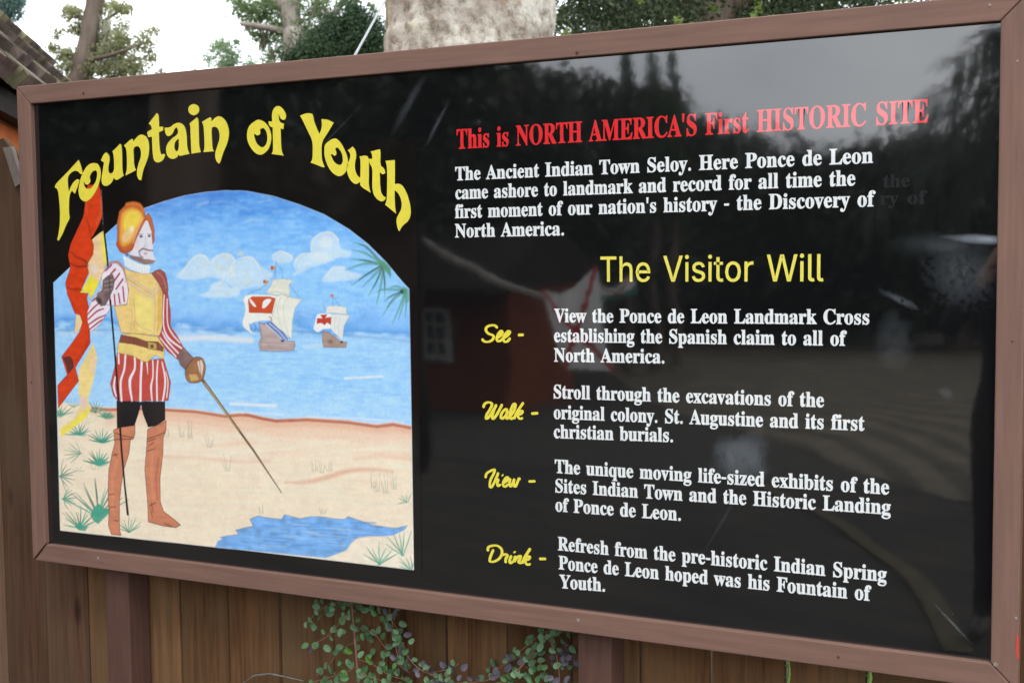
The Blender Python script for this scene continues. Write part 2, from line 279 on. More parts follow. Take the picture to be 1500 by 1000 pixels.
SERIF={"'":[151,[[57,306,44,480,107,480,94,306]]],"-":[216,[[27,154,27,206,189,206,189,154]]],".":[180,[[89,-9,60,1,54,10,50,22,48,36,50,51,54,63,60,71,89,81,119,71,126,63,130,51,132,36,130,22,126,10,119,1]]],"A":[437,[[-9,0,-9,18,24,30,49,75,206,466,224,465,384,87,411,34,420,25,430,20,443,18,443,0,229,0,229,18,259,21,277,30,283,46,273,81,253,132,103,132,79,71,76,59,75,48,80,32,96,21,124,18,128,18,128,0],[113,161,242,161,177,319]]],"C":[468,[[257,-11,213,-7,174,3,137,20,105,43,78,71,56,104,39,142,29,184,26,228,30,273,39,314,56,351,79,384,106,412,139,435,176,452,216,462,259,465,367,440,388,435,402,439,413,449,419,465,437,465,437,308,420,308,403,347,381,380,356,407,328,427,298,439,265,443,222,435,187,409,163,365,149,304,144,226,149,153,165,97,192,56,230,32,278,24,358,45,428,106,447,89,418,53,384,25,345,5,303,-7]]],"D":[496,[[20,0,20,17,63,30,69,39,73,54,74,75,74,374,72,397,68,415,61,426,50,433,35,437,15,439,15,455,222,455,268,453,309,446,346,434,378,418,405,396,428,371,445,341,458,307,466,269,468,228,459,146,430,82,382,36,315,9,228,0],[222,24,262,30,295,47,319,75,331,97,339,124,346,155,349,190,351,229,345,303,330,360,305,401,269,425,223,433,208,432,197,429,190,423,182,385,182,72,190,34,197,29,208,25]]],"E":[442,[[14,0,14,17,35,18,51,22,62,30,70,41,74,57,75,78,75,369,74,394,69,413,62,425,51,433,36,437,16,439,16,455,399,455,399,320,383,320,375,357,361,386,340,406,312,420,276,428,232,430,200,428,186,417,183,388,183,246,193,246,221,248,243,256,259,269,272,288,281,313,288,345,304,345,304,118,287,118,273,181,264,195,254,206,241,213,185,222,183,222,183,67,184,53,187,42,192,35,230,28,313,39,371,75,411,143,430,143,402,0]]],"F":[404,[[15,0,15,17,36,20,52,26,62,34,69,45,73,62,75,84,75,375,73,396,69,412,61,423,14,439,14,455,394,455,394,320,377,320,355,385,343,400,328,412,310,420,230,431,200,429,186,421,182,398,182,247,190,247,217,250,239,257,256,270,269,289,278,314,284,347,302,347,302,118,285,118,279,154,269,181,257,200,239,213,217,221,189,224,182,224,182,81,188,43,210,24,257,17,257,0]]],"H":[523,[[15,0,15,17,36,20,52,24,62,32,69,43,73,59,75,81,75,379,73,398,69,413,62,424,51,431,36,436,16,439,16,455,242,455,242,439,204,432,187,415,182,379,182,251,342,251,342,379,337,415,320,432,282,439,282,455,507,455,507,439,461,424,454,414,451,399,449,379,449,81,461,33,471,25,487,20,507,17,507,0,282,0,282,17,329,31,336,41,340,58,342,81,342,221,182,221,182,81,183,59,187,43,194,32,205,24,221,20,242,17,242,0]]],"I":[261,[[13,0,13,17,61,32,69,42,74,56,75,75,75,387,74,405,70,419,63,427,13,439,13,455,244,455,244,439,196,427,188,419,184,405,183,387,183,77,187,44,206,26,246,17,246,0]]],"L":[426,[[15,0,15,17,36,20,52,24,62,32,69,43,73,59,75,81,75,379,73,399,69,414,62,425,51,432,36,436,16,439,16,455,250,455,250,439,208,434,188,416,182,379,182,83,185,47,200,31,234,28,315,40,370,80,409,154,427,154,402,0]]],"M":[634,[[14,0,14,17,61,32,69,43,74,58,75,79,75,382,71,416,53,432,15,439,15,455,185,455,317,142,449,455,617,455,617,439,573,423,566,412,561,397,560,378,560,85,565,43,582,23,617,17,617,0,396,0,396,17,433,25,450,44,455,83,455,399,288,0,270,0,105,389,105,80,107,57,112,41,120,30,131,23,148,19,169,17,169,0]]],"N":[494,[[403,-11,107,350,107,79,108,57,112,42,119,31,129,24,145,20,167,17,167,0,18,0,18,17,54,23,71,41,76,79,76,388,36,433,18,439,18,455,156,455,391,169,391,377,386,414,369,431,331,439,331,455,480,455,480,439,459,436,443,432,433,425,427,414,423,398,422,377,422,-11]]],"O":[525,[[261,-11,169,7,94,58,45,134,28,228,45,321,95,397,170,448,265,466,357,448,431,399,481,323,498,228,481,134,430,58,355,7],[265,12,306,21,338,47,361,90,375,150,379,228,378,268,374,304,368,337,359,365,348,389,324,419,294,437,260,443,219,435,186,409,163,366,150,305,145,228,146,188,150,151,157,119,166,91,177,67,201,37,230,18]]],"P":[418,[[15,0,15,17,36,20,52,24,62,32,69,43,73,59,75,81,75,379,73,398,69,413,62,424,51,431,36,436,16,439,16,455,214,455,336,440,390,398,400,378,407,356,409,332,404,296,390,266,367,240,334,221,292,209,242,206,182,206,182,81,183,59,187,43,194,32,205,24,221,20,242,17,242,0],[182,230,201,230,231,232,255,240,272,253,283,271,290,297,292,329,290,361,285,387,275,406,261,420,241,428,216,431,189,424,182,398]]],"R":[473,[[15,0,15,17,36,20,52,24,62,32,69,43,73,59,75,81,75,379,73,398,69,413,62,424,51,431,36,436,16,439,16,455,217,455,255,454,289,451,319,445,345,436,367,426,395,403,412,372,417,334,413,303,401,277,380,255,352,237,315,224,432,50,452,26,478,17,480,17,480,0,338,0,201,212,182,212,182,81,183,59,187,43,194,32,205,24,221,20,242,17,242,0],[182,234,203,234,235,236,261,245,280,258,293,278,301,304,304,336,295,389,268,421,224,431,190,422,182,385]]],"S":[390,[[43,-11,43,158,62,158,75,113,91,77,111,50,136,30,164,19,197,15,220,17,241,24,257,36,269,51,276,69,279,89,273,117,255,140,225,160,163,191,77,253,62,276,53,302,50,332,67,403,115,449,185,466,229,461,282,448,291,446,300,445,310,447,317,454,320,466,339,466,339,319,322,319,293,385,248,429,194,445,173,443,155,437,140,426,128,413,122,398,120,380,121,364,127,349,137,336,189,303,253,273,317,233,350,188,359,133,357,106,350,80,339,58,323,38,304,21,281,8,192,-10,158,-8,126,1,98,9,85,12,69,7,61,-11]]],"T":[423,[[92,0,92,17,114,19,130,23,142,31,150,42,154,59,156,81,156,433,149,433,116,430,88,420,65,403,47,380,35,352,29,318,11,318,11,455,410,455,410,317,394,317,385,359,368,391,343,415,310,429,269,433,263,433,263,81,265,58,269,41,276,30,288,23,305,19,328,17,328,0]]],"V":[428,[[212,-13,44,381,22,420,14,429,1,435,-14,439,-14,455,211,455,211,439,166,432,159,427,154,419,152,410,161,378,259,143,348,377,355,409,353,419,349,427,342,432,299,439,299,455,442,455,442,439,408,427,382,383,230,-13]]],"Y":[426,[[101,0,101,17,122,20,138,24,148,32,155,43,159,59,161,81,161,179,46,387,14,429,1,435,-13,438,-13,455,207,455,207,438,195,438,167,432,161,428,157,423,156,416,164,392,248,226,333,366,349,408,343,424,326,435,298,438,295,438,295,455,439,455,439,438,409,424,383,392,268,203,268,81,269,59,273,43,280,32,291,24,307,20,328,17,328,0]]],"a":[344,[[255,-10,226,-5,208,10,200,35,168,11,133,-4,95,-9,74,-6,55,0,40,11,29,26,22,43,20,63,25,91,39,115,63,136,199,190,199,241,187,282,177,290,164,294,148,296,123,293,109,286,104,274,113,257,123,231,121,220,117,210,110,202,77,191,64,192,54,196,45,203,33,236,35,252,40,266,49,278,95,308,162,318,205,315,239,307,263,292,280,271,290,244,293,210,293,62,295,40,304,34,320,42,329,28,306,7,281,-6],[151,34,174,41,199,63,199,169,154,151,127,123,118,84,122,56,133,39]]],"b":[361,[[43,-11,43,388,37,428,8,439,8,455,138,455,138,279,162,301,190,314,221,318,244,316,265,310,284,299,326,245,342,166,323,75,270,13,246,0,220,-8,192,-10,162,-6,133,7,105,28,53,-11],[183,14,204,18,220,30,232,49,245,160,231,251,220,267,204,277,184,280,155,270,138,242,138,69,143,38,158,20]]],"c":[293,[[156,-10,131,-8,108,-1,87,11,38,68,19,150,40,237,96,297,120,309,146,317,175,319,204,317,230,310,250,298,265,283,274,265,277,245,266,215,236,204,214,209,201,225,196,251,197,261,197,271,194,286,185,294,169,297,138,285,118,248,112,187,115,142,123,105,137,76,156,55,178,42,204,38,227,42,250,53,271,72,285,60,248,21,205,-2]]],"d":[370,[[140,-10,117,-8,97,-1,78,10,35,66,19,147,36,237,81,297,101,309,123,316,146,318,175,314,201,301,223,280,223,401,222,413,218,423,212,430,176,439,176,455,319,455,319,75,325,41,353,28,353,11,223,-10,223,39,201,12,173,-5],[171,28,202,41,223,76,223,242,206,270,174,281,155,277,141,267,130,250,118,153,130,58,140,42,153,32]]],"e":[301,[[154,-10,129,-8,106,-1,85,10,37,69,19,157,38,240,87,298,109,309,132,316,157,318,193,314,224,301,249,280,268,251,279,216,283,173,283,166,117,166,127,97,154,56,199,42,225,47,248,62,270,86,285,73,264,43,240,20,214,3,185,-7],[116,192,201,192,201,215,193,277,186,288,175,295,161,297,136,286,121,255,116,203]]],"f":[214,[[15,0,15,16,40,22,50,35,52,73,52,277,16,277,16,310,52,310,52,353,56,386,67,413,85,436,109,452,139,461,174,465,200,463,222,456,240,446,253,432,261,417,263,400,252,367,224,355,195,365,185,391,193,420,196,426,197,433,196,438,190,442,180,443,168,442,159,437,153,430,148,390,148,310,203,310,203,277,148,277,148,65,149,47,152,34,158,26,199,16,199,0]]],"g":[327,[[146,-140,106,-138,73,-132,48,-122,29,-108,18,-92,14,-75,20,-54,38,-38,69,-26,44,-10,29,9,24,30,26,46,32,61,42,74,102,110,58,135,31,169,22,212,24,232,30,251,40,268,88,305,157,318,233,304,317,304,317,268,268,268,281,248,289,226,291,203,276,151,234,116,172,103,157,103,142,104,112,94,101,71,105,59,119,51,141,49,175,49,259,40,277,33,292,24,303,13,316,-37,311,-67,296,-92,272,-113,239,-128,197,-137],[157,124,172,127,183,134,190,146,199,211,190,276,183,288,172,295,157,297,143,295,132,288,124,276,114,211,124,146,132,134,143,127],[161,-116,218,-111,252,-94,263,-66,262,-55,257,-47,249,-41,205,-34,97,-34,84,-45,76,-58,73,-73,76,-84,83,-94,95,-103]]],"h":[381,[[18,0,18,16,45,26,52,56,52,399,46,429,19,440,19,455,148,455,148,267,175,295,207,313,243,318,292,306,321,271,330,212,330,56,337,26,363,16,363,0,202,0,202,16,207,16,223,21,232,34,235,56,235,217,229,258,223,265,215,270,203,271,183,267,164,255,148,235,148,56,154,26,180,16,180,0]]],"i":[198,[[101,362,87,364,75,368,65,376,57,387,52,399,50,412,52,426,57,438,65,449,75,457,87,462,101,463,114,462,126,457,137,449,145,438,150,426,151,412,149,399,145,387,136,376,126,368,114,364],[18,0,18,16,45,26,52,56,52,252,47,285,20,293,21,310,148,310,148,56,154,26,180,16,180,0]]],"k":[359,[[17,0,17,16,45,26,52,56,52,398,47,429,20,439,21,455,148,455,148,169,227,248,244,278,240,287,228,292,209,293,206,293,206,310,345,310,345,293,320,289,297,278,275,260,222,209,346,34,355,24,365,18,376,16,376,0,211,0,211,16,217,16,229,18,237,23,239,32,232,49,163,147,148,134,148,56,154,26,180,16,180,0]]],"l":[199,[[18,0,18,16,45,26,52,56,52,398,47,429,42,434,33,438,20,439,20,455,148,455,148,56,154,26,180,16,180,0]]],"m":[554,[[18,0,18,16,45,26,52,56,52,253,46,284,40,289,31,293,19,294,19,310,146,310,146,265,173,294,204,312,237,318,277,312,305,293,320,261,348,293,381,312,418,318,465,306,494,271,504,212,504,56,510,26,536,16,536,0,377,0,377,16,403,26,410,56,410,217,404,258,398,265,389,270,377,271,358,268,341,256,324,237,324,56,331,26,336,21,345,18,356,16,356,0,199,0,199,16,225,26,232,56,232,217,226,258,220,265,211,270,199,271,180,267,162,255,146,235,146,56,152,27,177,16,177,0]]],"n":[381,[[18,0,18,16,45,26,52,56,52,253,46,284,40,289,31,293,19,294,19,310,148,310,148,267,175,296,207,313,243,318,292,306,321,271,330,212,330,56,337,26,363,16,363,0,202,0,202,16,207,16,223,21,232,34,235,56,235,217,229,258,223,265,215,270,203,271,183,267,164,255,148,235,148,56,154,26,180,16,180,0]]],"o":[336,[[169,-10,140,-8,114,-1,90,11,38,70,19,154,38,239,52,262,69,281,90,297,114,309,140,316,168,318,196,316,222,309,245,298,298,240,317,154,298,69,245,11,222,-1,197,-8],[169,11,186,14,199,24,209,39,217,81,220,154,208,271,198,286,185,296,169,299,151,296,138,286,128,271,117,154,120,82,128,39,138,24,152,14]]],"p":[371,[[17,-139,17,-124,40,-117,50,-101,52,-64,52,243,46,283,19,295,19,310,143,310,143,263,166,294,195,313,230,319,253,317,274,310,293,298,335,241,350,160,334,72,291,12,272,0,250,-8,227,-10,196,-5,170,9,148,32,148,-58,152,-99,167,-118,197,-123,197,-139],[195,28,214,32,229,42,239,59,253,154,241,248,232,265,218,275,199,278,179,273,162,259,148,235,148,69,160,46,176,33]]],"q":[364,[[175,-139,175,-123,214,-114,219,-107,223,-97,224,-83,224,29,200,8,173,-5,142,-9,119,-7,98,-1,79,10,36,64,20,144,40,234,93,297,117,309,142,317,170,319,200,315,229,302,257,281,309,320,320,320,320,-83,326,-113,354,-123,354,-139],[179,30,208,40,224,67,224,241,219,271,204,289,179,295,159,291,143,280,131,261,117,156,131,60,142,43,158,33]]],"r":[287,[[18,0,18,16,45,26,52,56,52,252,46,285,20,293,21,310,146,310,146,252,187,301,233,318,250,317,264,312,275,304,283,293,288,281,289,266,278,234,248,222,222,231,207,250,189,260,179,258,171,252,162,241,149,192,149,56,150,42,153,32,159,25,197,16,197,0]]],"s":[288,[[151,-10,87,6,73,9,64,7,56,1,51,-9,36,-9,36,105,53,105,61,79,72,57,87,39,103,26,121,17,140,15,179,27,186,35,191,46,192,58,188,76,176,92,156,105,107,130,54,169,45,185,39,202,37,220,40,247,49,270,65,291,86,306,111,316,141,319,166,316,199,308,206,306,213,305,220,306,226,311,230,319,244,319,244,222,228,222,196,277,182,288,166,294,149,296,116,286,105,259,115,232,146,212,191,189,241,151,250,136,255,117,257,95,254,65,244,39,228,18,206,2,181,-7]]],"t":[228,[[124,-9,99,-7,80,-1,66,10,56,26,50,46,48,71,48,279,20,279,20,300,88,369,129,424,144,424,144,310,208,310,208,279,144,279,144,82,149,51,154,45,160,41,168,40,183,44,195,56,206,75,222,66,198,24,165,-1]]],"u":[375,[[131,-10,103,-7,81,2,65,17,54,38,48,65,46,97,46,248,39,282,33,289,24,293,11,294,11,310,142,310,142,74,151,46,177,36,196,39,213,49,228,66,228,248,221,283,214,289,204,293,189,294,189,310,324,310,324,70,331,39,360,30,360,13,228,-10,228,40,186,3]]],"v":[306,[[142,-10,38,248,22,281,16,288,8,292,-3,293,-3,310,164,310,164,294,156,294,141,292,132,286,129,276,130,268,185,122,236,253,241,272,237,284,224,292,203,294,203,310,305,310,305,295,278,279,260,243,160,-10]]],"w":[435,[[122,-10,17,265,6,284,-11,293,-11,310,138,310,138,293,120,289,114,276,116,266,120,253,167,127,211,235,201,266,190,288,168,295,168,310,323,310,323,293,308,291,299,285,296,276,296,269,298,262,336,141,382,256,387,275,380,289,356,295,356,310,445,310,445,295,425,284,412,258,304,-10,289,-10,223,197,140,-10]]],"x":[319,[[5,0,5,15,24,23,44,37,62,56,123,136,43,263,31,279,18,289,4,293,4,310,169,310,169,294,153,293,143,288,140,280,149,260,183,206,224,257,234,279,227,290,201,294,201,310,311,310,311,296,292,289,273,275,254,254,198,184,291,36,303,21,319,15,319,0,155,0,155,16,178,19,185,30,173,59,138,114,97,61,85,34,88,23,98,17,114,15,118,15,118,0]]],"y":[300,[[52,-140,36,-139,22,-133,10,-125,1,-113,-5,-100,-7,-84,5,-53,13,-46,24,-41,36,-40,64,-49,75,-76,74,-81,74,-87,75,-94,79,-97,86,-99,94,-96,104,-88,114,-74,129,-44,140,-5,36,251,25,275,15,287,-3,293,-5,293,-5,310,162,310,162,293,136,289,132,286,129,281,128,275,130,267,133,257,185,119,230,241,236,260,238,274,237,281,234,286,229,289,203,293,203,310,300,310,300,293,291,292,283,288,277,281,259,242,162,-24,129,-96,95,-131]]],"z":[293,[[13,0,13,14,168,287,128,287,106,286,87,280,72,272,61,258,51,240,44,216,26,216,32,310,275,310,275,291,126,25,152,25,181,27,205,33,223,44,237,59,249,80,260,107,276,107,268,0]]]," ":[250,[]]}
SANS={"T":[449,[[32,452,32,509,417,509,417,452,257,452,257,0,193,0,193,452]]],"V":[480,[[204,0,16,509,84,509,192,206,215,137,248,31,235,31,267,138,290,206,395,509,463,509,278,0]]],"W":[686,[[155,0,16,509,82,509,163,196,175,145,187,94,197,40,189,40,200,94,211,145,224,196,306,509,380,509,462,196,474,145,486,94,497,40,488,40,499,94,510,145,523,196,603,509,670,509,530,0,455,0,368,323,351,391,336,475,350,475,335,395,318,323,230,0]]],"e":[404,[[212,-8,177,-5,145,3,117,16,92,35,72,58,56,85,34,187,55,290,71,317,91,340,115,359,142,373,172,382,205,384,266,374,319,341,357,282,371,194,371,169,75,169,75,221,338,221,310,202,298,269,263,314,205,330,146,313,109,270,96,211,96,178,110,106,151,61,212,46,254,53,285,73,306,105,365,91,335,39,283,4]]],"h":[410,[[114,227,114,0,53,0,53,509,114,509,114,287,102,287,116,319,132,344,152,362,175,374,200,382,227,384,295,369,313,356,328,340,341,321,357,240,357,0,296,0,296,235,293,263,286,286,273,304,256,318,235,326,210,329,161,317,126,283]]],"i":[167,[[53,0,53,379,114,379,114,0],[84,443,54,455,41,483,54,512,84,524,114,512,126,483,114,455]]],"l":[189,[[139,-2,112,0,91,8,74,20,62,37,55,59,53,84,53,509,114,509,114,99,120,62,126,57,135,53,146,52,160,53,170,54,181,3,162,-1]]],"o":[415,[[207,-8,174,-5,144,3,117,16,93,35,72,58,56,85,34,187,56,291,72,318,93,341,117,360,144,374,174,382,207,384,241,382,271,374,299,360,323,341,343,318,359,291,381,187,359,85,343,58,323,35,299,16,271,3,241,-5],[207,46,231,49,252,55,270,66,307,117,319,187,307,258,270,310,252,321,231,328,207,330,184,328,163,321,145,310,108,258,96,187,108,117,145,66,163,55,184,49]]],"r":[259,[[53,0,53,379,112,379,112,321,115,321,124,339,137,354,152,367,213,385,229,384,243,384,243,322,230,324,207,326,159,315,126,284,114,237,114,0]]],"s":[365,[[182,-8,112,3,62,38,36,94,94,107,101,87,111,72,124,60,181,45,206,47,227,53,244,62,258,74,265,88,268,103,266,115,262,126,254,136,212,155,149,170,118,180,92,192,72,208,58,227,50,249,47,274,49,295,55,314,65,332,115,370,187,384,254,372,299,339,324,290,268,277,243,316,228,325,210,331,187,333,131,317,119,305,111,292,109,277,110,264,115,253,124,243,172,223,229,209,261,200,287,187,306,171,320,153,328,131,331,107,329,85,323,65,312,47,260,6]]],"t":[227,[[204,379,204,327,6,327,6,379],[65,471,126,471,126,98,136,61,144,55,156,51,170,50,185,51,202,54,213,2,192,-3,168,-4,138,-1,113,7,92,21,77,41,68,64,65,93]]]," ":[270,[]]}
# ================================================================== THE PAINTED PICTURE (pigment on a fine grid)
PX0, PX1 = uv(72, 500)[0], uv(614, 500)[0]
PZ1, PZ0 = uv(72, 236)[1], uv(614, 846)[1]
DU = .00165
NX = int((PX1-PX0)/DU)+1; NZ = int((PZ1-PZ0)/DU)+1
GU = PX0+np.arange(NX)*DU; GV = PZ1-np.arange(NZ)*DU          # rows go downwards
IMG = np.zeros((NZ, NX, 3)); IMG[:] = (.0085, .0068, .0062)
ALB = 1.05
def colr(c): return np.minimum(s2l(c)*ALB, .92)
def conv(pts, smooth=0, closed=True):
    q = [uv(*p) for p in pts]
    if smooth: q = loop_pts(q, smooth) if closed else curve_pts(q, smooth)
    return np.array(q)
def window(q, pad):
    a = max(0, int((q[:, 0].min()-pad-PX0)/DU)); b = min(NX, int((q[:, 0].max()+pad-PX0)/DU)+2)
    c = max(0, int((PZ1-q[:, 1].max()-pad)/DU)); d = min(NZ, int((PZ1-q[:, 1].min()+pad)/DU)+2)
    return a, b, c, d
def seg_dist(X, Y, q, closed):
    D = np.full(X.shape, 1e9); T = np.zeros(X.shape); n = len(q); tot = n if closed else n-1
    for i in range(tot):
        a = q[i]; b = q[(i+1) % n]; e = b-a; L = max(e@e, 1e-12)
        t = np.clip(((X-a[0])*e[0]+(Y-a[1])*e[1])/L, 0, 1)
        d = (X-a[0]-t*e[0])**2+(Y-a[1]-t*e[1])**2
        m = d < D; D = np.where(m, d, D); T = np.where(m, i+t, T)
    return np.sqrt(D), T
CLIP = [None]
def blend(a, b, c, d, al, col):
    if CLIP[0] is not None: al = al*CLIP[0][c:d, a:b]
    sub = IMG[c:d, a:b]
    IMG[c:d, a:b] = sub*(1-al[..., None])+np.asarray(col)*al[..., None]
def vnoise(shape, cell, seed):      # smooth value noise, cell in grid samples (z, x)
    r = np.random.default_rng(seed); cz, cx = cell
    h, w = shape; g = r.random((int(h/cz)+3, int(w/cx)+3))
    zz = np.arange(h)/cz; xx = np.arange(w)/cx
    z0 = zz.astype(int); x0 = xx.astype(int); fz = zz-z0; fx = xx-x0
    fz = fz*fz*(3-2*fz); fx = fx*fx*(3-2*fx)
    A = g[z0][:, x0]; B = g[z0][:, x0+1]; Cc = g[z0+1][:, x0]; Dd = g[z0+1][:, x0+1]
    fz = fz[:, None]; fx = fx[None]
    return (A*(1-fx)+B*fx)*(1-fz)+(Cc*(1-fx)+Dd*fx)*fz
NZA = vnoise((NZ, NX), (4, 14), 1); NZB = vnoise((NZ, NX), (18, 40), 2); NZC = vnoise((NZ, NX), (9, 9), 3); NZD = vnoise((NZ, NX), (2.5, 2.5), 4)
def fill(pts, c, a=1.0, soft=1.6, smooth=0, tex_=.10, outline=None, ow=2.0, oa=.85):
    q = conv(pts, smooth); s = soft*.001; A_ = window(q, s+.002); x0, x1, z0, z1 = A_
    X, Y = np.meshgrid(GU[x0:x1], GV[z0:z1])
    if X.size == 0: return
    ins = np.zeros(X.shape, bool); n = len(q)
    for i in range(n):
        p, r = q[i], q[(i+1) % n]
        if p[1] == r[1]: continue
        cnd = ((p[1] > Y) != (r[1] > Y)) & (X < (r[0]-p[0])*(Y-p[1])/(r[1]-p[1])+p[0]); ins ^= cnd
    D, _ = seg_dist(X, Y, q, True); sdv = np.where(ins, D, -D)
    al = np.clip(.5+sdv/s, 0, 1)*a
    t = 1+tex_*((NZC[z0:z1, x0:x1]-.5)+(NZA[z0:z1, x0:x1]-.5))
    blend(x0, x1, z0, z1, al, colr(c)[None, None]*t[..., None])
    if outline is not None:
        al2 = np.clip(.5+(ow*.0005-D)/.0012, 0, 1)*oa
        blend(x0, x1, z0, z1, al2, colr(outline))
def stroke(pts, c, w=2.0, a=1.0, soft=1.5, smooth=0, c2=None):
    q = conv(pts, smooth, False)
    ww = np.atleast_1d(np.array(w, float))*.001
    x0, x1, z0, z1 = window(q, ww.max()+soft*.001+.001)
    X, Y = np.meshgrid(GU[x0:x1], GV[z0:z1])
    if X.size == 0: return
    D, T = seg_dist(X, Y, q, False)
    f = T/max(1, len(q)-1)
    W = np.interp(f, np.linspace(0, 1, len(ww)), ww)
    al = np.clip(.5+(W*.5-D)/(soft*.001), 0, 1)*a
    cc = colr(c)[None, None]*np.ones(X.shape+(1,))
    if c2 is not None: cc = cc*(1-f[..., None])+colr(c2)*f[..., None]
    blend(x0, x1, z0, z1, al, cc)
def blot(x, y, rx, ry, c, a=.6, rough=.5, seed=0):
    """soft-edged dab of paint"""
    p = uv(x, y); q = uv(x+rx, y); r = uv(x, y+ry); RX = abs(q[0]-p[0]); RZ = abs(r[1]-p[1])
    x0, x1, z0, z1 = window(np.array([[p[0]-RX*1.4, p[1]-RZ*1.4], [p[0]+RX*1.4, p[1]+RZ*1.4]]), 0)
    X, Y = np.meshgrid(GU[x0:x1], GV[z0:z1])
    if X.size == 0: return
    d = np.hypot((X-p[0])/RX, (Y-p[1])/RZ)+rough*(NZB[z0:z1, x0:x1]+NZC[z0:z1, x0:x1]-1)
    blend(x0, x1, z0, z1, np.clip((1.15-d)/.55, 0, 1)*a, colr(c))

WIN = [(78.6, 414), (100, 394), (135, 361), (169.5, 330), (190, 315), (213, 304.5), (240, 295), (270, 286.5), (300, 281.5), (330, 279), (360, 279.5), (400, 287), (440, 300), (475, 314), (512, 336), (540, 358), (566, 384), (590, 413), (599.6, 423), (603, 620), (606.5, 834), (350, 804.5), (88.5, 776.5)]
def paint_picture():
    # --- sky and sea as horizontal bands of brushed colour
    q = conv(WIN); x0, x1, z0, z1 = window(q, .004); X, Y = np.meshgrid(GU[x0:x1], GV[z0:z1])
    ins = np.zeros(X.shape, bool)
    for i in range(len(q)):
        p, r = q[i], q[(i+1) % len(q)]
        if p[1] == r[1]: continue
        ins ^= ((p[1] > Y) != (r[1] > Y)) & (X < (r[0]-p[0])*(Y-p[1])/(r[1]-p[1])+p[0])
    D, _ = seg_dist(X, Y, q, True); al = np.clip(.5+np.where(ins, D, -D)/.0016, 0, 1)
    # photo row of every sample at the middle column (colours vary with height only)
    zs = [uv(340, y)[1] for y in range(270, 850, 10)]; ys = list(range(270, 850, 10))
    PY = np.interp(-Y, [-z for z in zs], ys)
    PY = PY+(NZB[z0:z1, x0:x1]-.5)*26+(NZA[z0:z1, x0:x1]-.5)*10
    stops = [(275, (84, 142, 220)), (300, (98, 160, 232)), (335, (128, 188, 248)), (380, (146, 202, 254)), (440, (152, 206, 255)), (462, (142, 196, 250)), (478, (108, 168, 232)), (489, (164, 210, 246)), (505, (164, 212, 252)), (560, (162, 212, 254)), (590, (172, 216, 255)), (640, (176, 218, 255)), (900, (240, 220, 196))]
    cc = np.stack([np.interp(PY, [s[0] for s in stops], [s[1][k] for s in stops]) for k in range(3)], -1)
    mot = (NZA[z0:z1, x0:x1]-.5)*20+(NZC[z0:z1, x0:x1]-.5)*12+(NZD[z0:z1, x0:x1]-.5)*10
    cc = np.clip(cc+mot[..., None]*np.array([1.0, .7, .35]), 0, 255)
    sub = IMG[z0:z1, x0:x1]; IMG[z0:z1, x0:x1] = sub*(1-al[..., None])+s2l(cc)*ALB*al[..., None]
    CLIP[0] = np.zeros((NZ, NX)); CLIP[0][z0:z1, x0:x1] = al; WMASK = CLIP[0]
    rs = random.Random(3)
    for k in range(90):
        x = rs.uniform(170, 560); y = rs.uniform(286, 470); l = rs.uniform(5, 20)
        stroke([(x, y), (x+l, y+rs.uniform(-4, 4))], rs.choice([(196, 226, 255), (176, 214, 254), (96, 150, 226)]), rs.uniform(3, 7), .26, 6)
    for k in range(110):            # loose brush marks in the sky
        x = rs.uniform(180, 570); y = rs.uniform(288, 470); l = rs.uniform(12, 45)
        stroke([(x, y), (x+l*.5, y+rs.uniform(-3, 3)), (x+l, y+rs.uniform(-5, 5))], rs.choice([(130, 186, 246), (172, 214, 255), (112, 168, 236), (165, 212, 255)]), rs.uniform(4, 9), .22, 6)
    for k in range(60):
        x = rs.uniform(90, 580); y = rs.uniform(492, 594); l = rs.uniform(14, 60)
        stroke([(x, y), (x+l, y+rs.uniform(-2, 2))], rs.choice([(120, 178, 236), (185, 218, 248), (130, 186, 242)]), rs.uniform(2, 5), .35, 4)
    # horizon line, white water
    stroke([(84, 484), (240, 482), (420, 484), (600, 499)], (104, 150, 205), 5, .45, 6)
    stroke([(262, 496), (300, 494), (368, 498)], (224, 230, 236), 14, .85, 9); stroke([(86, 489), (150, 488)], (200, 218, 236), 8, .6, 8)
    stroke([(446, 508), (470, 506)], (210, 228, 240), 9, .6, 8)
    stroke([(338, 591), (405, 594)], (236, 242, 248), 7, .8, 6); stroke([(340, 603), (415, 607)], (225, 236, 246), 5, .7, 5)
    stroke([(505, 554), (560, 551)], (240, 244, 250), 5, .7, 4); stroke([(450, 610), (530, 613), (590, 618)], (225, 236, 246), 5, .6, 5)
    # --- clouds
    CL, CE = (206, 228, 252), (238, 236, 220)
    for pts in ([(258, 404), (270, 393), (281, 380), (290, 373), (302, 374), (308, 384), (316, 376), (330, 372), (342, 376), (346, 386), (358, 377), (370, 377), (380, 388), (392, 396), (400, 402), (388, 416), (372, 420), (352, 424), (340, 420), (330, 412), (310, 406), (290, 409), (270, 409)],
                [(292, 433), (305, 427), (312, 416), (328, 412), (340, 424), (352, 426), (348, 433), (325, 436)],
                [(398, 379), (406, 371), (418, 369), (430, 377), (425, 384), (405, 384)],
                [(429, 403), (436, 394), (432, 382), (440, 372), (454, 372), (456, 354), (468, 343), (484, 340), (496, 350), (500, 364), (514, 368), (512, 376), (494, 378), (476, 386), (455, 392), (440, 400)],
                [(472, 411), (480, 398), (490, 391), (504, 392), (514, 398), (530, 402), (520, 410), (500, 411), (486, 413)],
                [(330, 430), (342, 420), (352, 424), (346, 431)]):
        fill(pts, CL, .78, 6, 3, .08); fill([(sum(p[0] for p in pts)/len(pts)*.35+x*.65, sum(p[1] for p in pts)/len(pts)*.35+y*.65) for x, y in pts], (206, 228, 246), .5, 9, 3)
